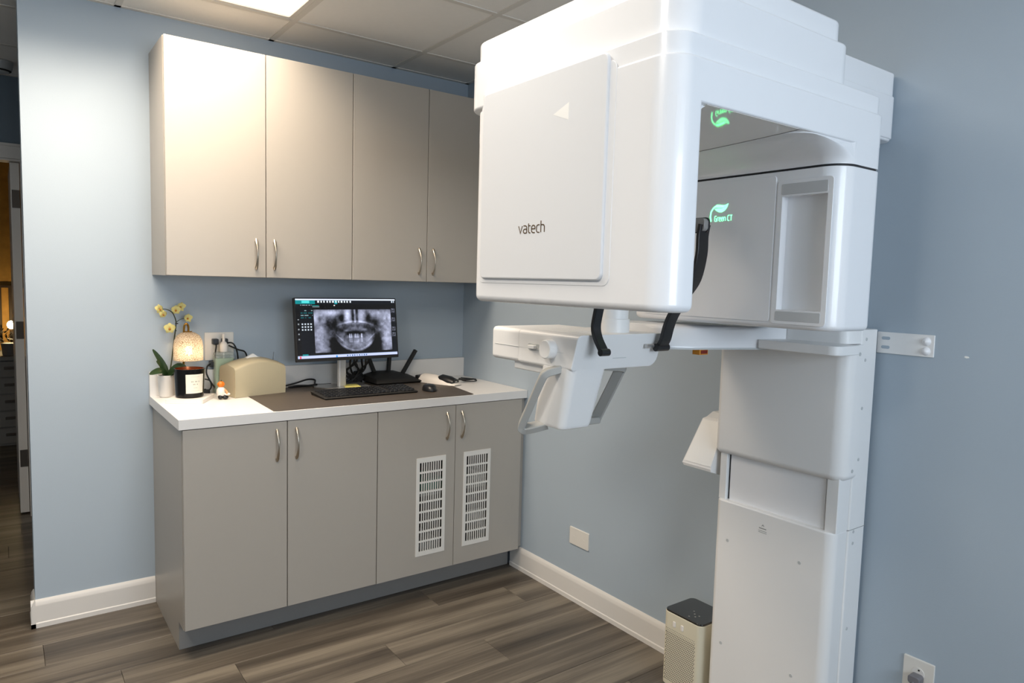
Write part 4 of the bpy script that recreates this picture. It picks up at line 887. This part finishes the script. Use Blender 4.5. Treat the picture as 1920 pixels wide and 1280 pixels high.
sw = thing('inline_switch', 'black inline lamp switch on the counter behind the candle', 'switch', (0.2, -0.06, ZC))
obj('body', B().rb(0.178, 0.218, -0.072, -0.05, ZC+0.001, ZC+0.02, 0.006, 0.002, 0.004), 'black', sw); obj('rocker', B().rb(0.193, 0.203, -0.066, -0.056, ZC+0.019, ZC+0.023, 0.002), 'blackm', sw)
# hexagon tray
hexp = [(0.016, -0.236), (0.128, -0.303), (0.224, -0.165), (0.224, -0.045), (0.125, -0.026), (0.03, -0.06)]
hexp = [(0.010, -0.234), (0.016, -0.240), (0.128, -0.309), (0.135, -0.307), (0.212, -0.168), (0.209, -0.161), (0.095, -0.089), (0.088, -0.091)]
tag(obj('coaster_tray', B().prism(hexp, ZC+0.0005, ZC+0.016), 'ceram'), 'white angular tray under the black candle', 'tray')
ZT = ZC+0.0165
# candle
cn = thing('candle_jar', 'black candle jar with a cream label and copper rim', 'candle', (0.108, -0.198, ZT))
cc = (0.108, -0.198, ZT); R = 0.058
obj('jar', B().lathe([(0.001, 0), (R*0.88, 0.0), (R*0.93, 0.004), (R, 0.1), (R*1.01, 0.118), (R*0.97, 0.1185), (R*0.95, 0.1), (R*0.9, 0.012), (0.001, 0.01)], cc, 40), 'jar', cn)
obj('lining', B().lathe([(0.001, 0.083), (R*0.925, 0.083), (R*0.94, 0.1), (R*0.955, 0.1182), (R*0.945, 0.1182), (R*0.93, 0.1), (R*0.915, 0.085), (0.001, 0.0845)], cc, 40), 'copper', cn)
obj('wax', B().lathe([(0.001, 0.085), (R*0.9, 0.0855), (R*0.9, 0.088), (0.001, 0.088)], cc, 32), 'wax', cn)
lb = []; va = math.atan2(-3.31+0.165, -0.52-0.13)+0.42
def onjar(a, z, r): return (cc[0]+r*math.cos(a), cc[1]+r*math.sin(a), ZT+z)
rad = lambda z: R*(0.93+0.07*(z-0.004)/0.096)
rings = [[onjar(va-0.66+1.32*k/14, z, rad(z)+0.0006) for k in range(15)]+[onjar(va+0.66-1.32*k/14, z, rad(z)+0.0001) for k in range(15)] for z in (0.02, 0.098)]
lab = obj('label', B().loft(rings), 'label', cn, 'cream paper label')
inkb = B()
for z, a, h in ((0.088, 0.3, 0.001), (0.066, 0.30, 0.005), (0.055, 0.18, 0.0045), (0.042, 0.14, 0.0015), (0.03, 0.32, 0.001)):
    n = max(4, int(a*26))
    for k in range(n):
        if (h > 0.004) and k % 3 == 2: continue
        a0, a1 = va-a+2*a*k/n, va-a+2*a*(k+0.75)/n
        inkb.loft([[onjar(a0, z, rad(z)+0.0009), onjar(a1, z, rad(z)+0.0009), onjar(a1, z, rad(z)+0.0003), onjar(a0, z, rad(z)+0.0003)], [onjar(a0, z+h, rad(z)+0.0009), onjar(a1, z+h, rad(z)+0.0009), onjar(a1, z+h, rad(z)+0.0003), onjar(a0, z+h, rad(z)+0.0003)]])
obj('printed_lines', inkb, 'ink', lab)
# table lamp
la = thing('table_lamp', 'lit table lamp with mosaic glass dome shade and brass ring', 'lamp', (0.125, -0.085, ZC))
lc_ = (0.130, -0.075)
obj('base', B().lathe([(0.001, 0), (0.029, 0), (0.03, 0.004), (0.028, 0.010), (0.01, 0.013), (0.001, 0.013)], (*lc_, ZC+0.0005), 32), 'gold', la)
obj('stem', B().tube([(lc_[0]-0.020, lc_[1]-0.004, ZC+0.013), (lc_[0]-0.020, lc_[1]-0.004, ZC+0.20), (lc_[0]-0.018, lc_[1]-0.002, ZC+0.26), (lc_[0]-0.016, lc_[1], ZC+0.295), (lc_[0]-0.013, lc_[1], ZC+0.306), (lc_[0]-0.008, lc_[1], ZC+0.311), (lc_[0]-0.002, lc_[1], ZC+0.306), (lc_[0]+0.001, lc_[1], ZC+0.295), (lc_[0]+0.001, lc_[1], ZC+0.275)], 0.0045, 10, 5), 'gold', la)
prof = [(0.0585, 0.155), (0.0585, 0.215), (0.055, 0.24), (0.045, 0.26), (0.028, 0.272), (0.012, 0.276)]
prof2 = [(r-0.003, z-0.001) for r, z in prof[::-1]]
obj('shade', B().lathe(prof+prof2+[prof[0]], (*lc_, ZC), 40), 'mosaic', la, 'mosaic glass dome shade glowing warm')
obj('holder', B().lathe([(0.001, 0.215), (0.012, 0.215), (0.012, 0.262), (0.016, 0.272), (0.016, 0.279), (0.001, 0.28)], (*lc_, ZC), 20), 'gold', la)
obj('bulb', B().sphere((lc_[0], lc_[1], ZC+0.195), (0.016, 0.016, 0.021)), 'bulb', la)
# orchid
po = thing('potted_orchid', 'yellow orchid in a white ceramic pot behind the candle', 'plant', (0.052, -0.065, ZC))
pcx = (0.046, -0.062)
obj('pot', B().lathe([(0.001, 0), (0.028, 0), (0.031, 0.006), (0.036, 0.09), (0.035, 0.093), (0.032, 0.092), (0.03, 0.075), (0.001, 0.074)], (*pcx, ZC+0.001), 28), 'ceram', po)
obj('soil', B().lathe([(0.001, 0.076), (0.031, 0.0755), (0.031, 0.08), (0.001, 0.084)], (*pcx, ZC), 20), 'soil', po)
LV = Vector((-0.13, -0.75, 0.65)).normalized()
def leaf(p0, p1, p2, wd):
    P = spline([Vector(p0), Vector(p1), Vector(p2)], 6); rings = []
    n = len(P)
    for i, p in enumerate(P):
        t = i/(n-1); d = (P[min(i+1, n-1)]-P[max(i-1, 0)]).normalized(); sd_ = d.cross(LV)
        sd_ = sd_.normalized() if sd_.length > 1e-3 else Vector((1, 0, 0)); up = sd_.cross(d)
        hw_ = wd*(math.sin(PI*min(0.97, 0.12+0.85*t))**0.7)
        rings.append([p-sd_*hw_+up*hw_*0.3, p-sd_*hw_*0.5+up*hw_*0.08, p, p+sd_*hw_*0.5+up*hw_*0.08, p+sd_*hw_+up*hw_*0.3, p+sd_*hw_*0.5+up*(hw_*0.08-0.0014), p-up*0.0016, p-sd_*hw_*0.5+up*(hw_*0.08-0.0014)])
    return B().loft(rings)
zb = ZC+0.083
for p1, p2, wd in (((0.03, -0.07, zb+0.055), (-0.008, -0.075, zb+0.122), 0.013), ((0.02, -0.09, zb+0.03), (-0.026, -0.11, zb+0.022), 0.017), ((0.085, -0.095, zb+0.045), (0.115, -0.115, zb+0.035), 0.018), ((0.035, -0.05, zb+0.045), (0.012, -0.04, zb+0.07), 0.015), ((0.07, -0.11, zb+0.03), (0.085, -0.135, zb+0.03), 0.015)):
    obj('leaf', leaf((pcx[0], pcx[1], zb-0.004), p1, p2, wd), 'leaf', po, angle=70)
obj('stem', B().tube([(0.055, -0.058, zb-0.004), (0.070, -0.04, 1.06), (0.081, -0.034, 1.14), (0.088, -0.045, 1.215), (0.084, -0.058, 1.24), (0.074, -0.056, 1.266), (0.06, -0.055, 1.278), (0.045, -0.055, 1.283), (0.03, -0.055, 1.282)], (0.003, 0.0016), 7, 4), 'stem', po)
obj('stake_clip', B().lathe([(0.002, -0.002), (0.006, -0.002), (0.006, 0.002), (0.002, 0.002)], (0.0885, -0.058, 1.222), 10), 'blackm', po)
obj('branch', B().tube([(0.088, -0.058, 1.228), (0.10, -0.06, 1.238), (0.118, -0.062, 1.245)], 0.0015, 6, 3), 'stem', po)
view = (Vector((-0.52, -3.31, 1.43))-Vector((0.06, -0.06, 1.25))).normalized()
def flower(c, r, turn, tilt_):
    nrm = (Matrix.Rotation(turn, 3, 'Z') @ view); nrm.z += tilt_; nrm.normalize()
    a = nrm.cross(Vector((0, 0, 1))).normalized(); b_ = a.cross(nrm); c = Vector(c)
    f0 = None
    for k, (ang, ln, wd) in enumerate(((90, 1.0, 0.42), (20, 1.0, 0.6), (160, 1.0, 0.6), (235, 0.95, 0.4), (305, 0.95, 0.4))):
        t = math.radians(ang); d = a*math.cos(t)+b_*math.sin(t); s_ = nrm.cross(d)
        rings = []
        for i in range(6):
            q = i/5; p = c+d*(r*ln*q)+nrm*(0.18*r*math.sin(q*PI)-0.12*r*q*q); h = wd*r*math.sin(PI*min(0.96, 0.1+0.85*q))**0.8
            rings.append([p-s_*h, p+nrm*0.0006, p+s_*h, p-nrm*0.0006])
        o = obj('petal' if f0 else 'flower', B().loft(rings), 'petal', f0 or po, angle=80)
        if f0 is None: f0 = o
    obj('lip', B().sphere(tuple(c+nrm*r*0.22-b_*r*0.15), r*0.22, 8, 6), 'lip', f0)
for c, r, tn, tl in (((0.022, -0.06, 1.284), 0.020, 0.7, 0.1), ((0.036, -0.06, 1.262), 0.017, 0.5, -0.3), ((0.058, -0.075, 1.203), 0.023, 0.0, 0.0), ((0.086, -0.062, 1.28), 0.02, -0.3, -0.1), ((0.106, -0.06, 1.293), 0.021, -0.6, 0.2), ((0.133, -0.064, 1.245), 0.019, -0.5, 0.1)):
    flower(c, r, tn, tl)
obj('flower_stalk', B().tube([(0.087, -0.06, 1.19), (0.075, -0.066, 1.208), (0.062, -0.07, 1.206)], 0.0013, 6, 3), 'stem', po)
# figurine
fg = thing('figurine', 'tiny figurine with an orange pumpkin head beside the tray', 'figurine', (0.222, -0.225, ZC))
fx, fy = 0.226, -0.224
obj('legs', B().sphere((fx-0.006, fy-0.008, ZC+0.011), (0.009, 0.012, 0.0105)).sphere((fx+0.014, fy-0.012, ZC+0.009), (0.013, 0.011, 0.0085)), 'black', fg)
obj('body', B().lathe([(0.004, 0.012), (0.016, 0.016), (0.019, 0.028), (0.0175, 0.042), (0.011, 0.051), (0.004, 0.054)], (fx, fy, ZC), 18), 'figw', fg)
obj('arm', B().tube([(fx+0.012, fy-0.012, ZC+0.042), (fx+0.02, fy-0.018, ZC+0.03), (fx+0.014, fy-0.024, ZC+0.026)], 0.0045, 8, 4), 'skin', fg)
hdz = ZC+0.063
pk = [[(fx+0.0145*math.sin(t)*(1+0.07*math.cos(8*a))*math.cos(a), fy+0.0145*math.sin(t)*(1+0.07*math.cos(8*a))*math.sin(a), hdz-0.0135*math.cos(t)) for a in [2*PI*k/32 for k in range(32)]] for t in [0.05+(PI-0.1)*i/9 for i in range(10)]]
hd_ = obj('pumpkin_head', B().loft(pk), 'pump', fg); obj('stalk', B().tube([(fx, fy, hdz+0.012), (fx+0.001, fy, hdz+0.018)], 0.002, 6), 'stem', hd_)
obj('bundle', B().sphere((fx+0.02, fy-0.018, ZC+0.023), (0.013, 0.008, 0.006)), 'figw', fg)
# ------------------------------------------------------------------ far room
dz = thing('drawer_chest', 'dim grey chest of drawers in the far room', 'drawers', (-0.75, 3.8, 0))
obj('body', B().box(-1.3, -0.2, 3.64, 4.2, 0.001, 0.70), 'drawer', dz); obj('top', B().rb(-1.32, -0.18, 3.60, 4.2, 0.701, 0.73, 0.003), 'drawer', dz)
for cx in (-1.0, -0.47):
    for k in range(5):
        d = obj('drawer', B().rb(cx-0.255, cx+0.255, 0.02+k*0.136, 0.145+k*0.136, 3.622, 3.6395, 0.004, 0.002, 0, 'y', 2, 2), 'drawer', dz)
        obj('pull', B().rb(cx-0.035, cx+0.035, 0.082+k*0.136, 0.105+k*0.136, 3.612, 3.6215, 0.004, 0.002, 0, 'y', 2, 2), 'hinge', d)
fb = thing('far_lamp', 'small glowing lamp on the chest in the far room', 'lamp', (-0.45, 3.9, 0.73))
obj('stand', B().lathe([(0.001, 0), (0.05, 0), (0.05, 0.01), (0.008, 0.015), (0.008, 0.2), (0.001, 0.2)], (-0.445, 3.95, 0.731), 16), 'ambbar', fb)
obj('bulb', B().sphere((-0.445, 3.95, 0.965), (0.028, 0.028, 0.034)), 'farbulb', fb)
fp_ = thing('dark_plant', 'dark bushy plant on the chest in the far room', 'plant', (-0.46, 3.75, 0.73))
obj('planter', B().lathe([(0.001, 0), (0.05, 0), (0.06, 0.1), (0.001, 0.1)], (-0.46, 3.72, 0.731), 16), 'plug', fp_)
fb_ = B(); random.seed(5)
for k in range(40):
    c = Vector((-0.455+random.uniform(-.08, .07), 3.72+random.uniform(-.06, .06), 0.83+random.uniform(0, .12))); d = Vector((random.uniform(-1, 1), random.uniform(-1, 1), random.uniform(0, 1))).normalized()*0.05; s_ = d.cross(Vector((0, 0, 1)))*0.25
    fb_.loft([[c, c, c], [c+d*0.5-s_, c+d*0.5+s_, c+d*0.5+Vector((0, 0, 0.003))], [c+d, c+d, c+d]], False, False)
obj('foliage', fb_, 'plant', fp_)
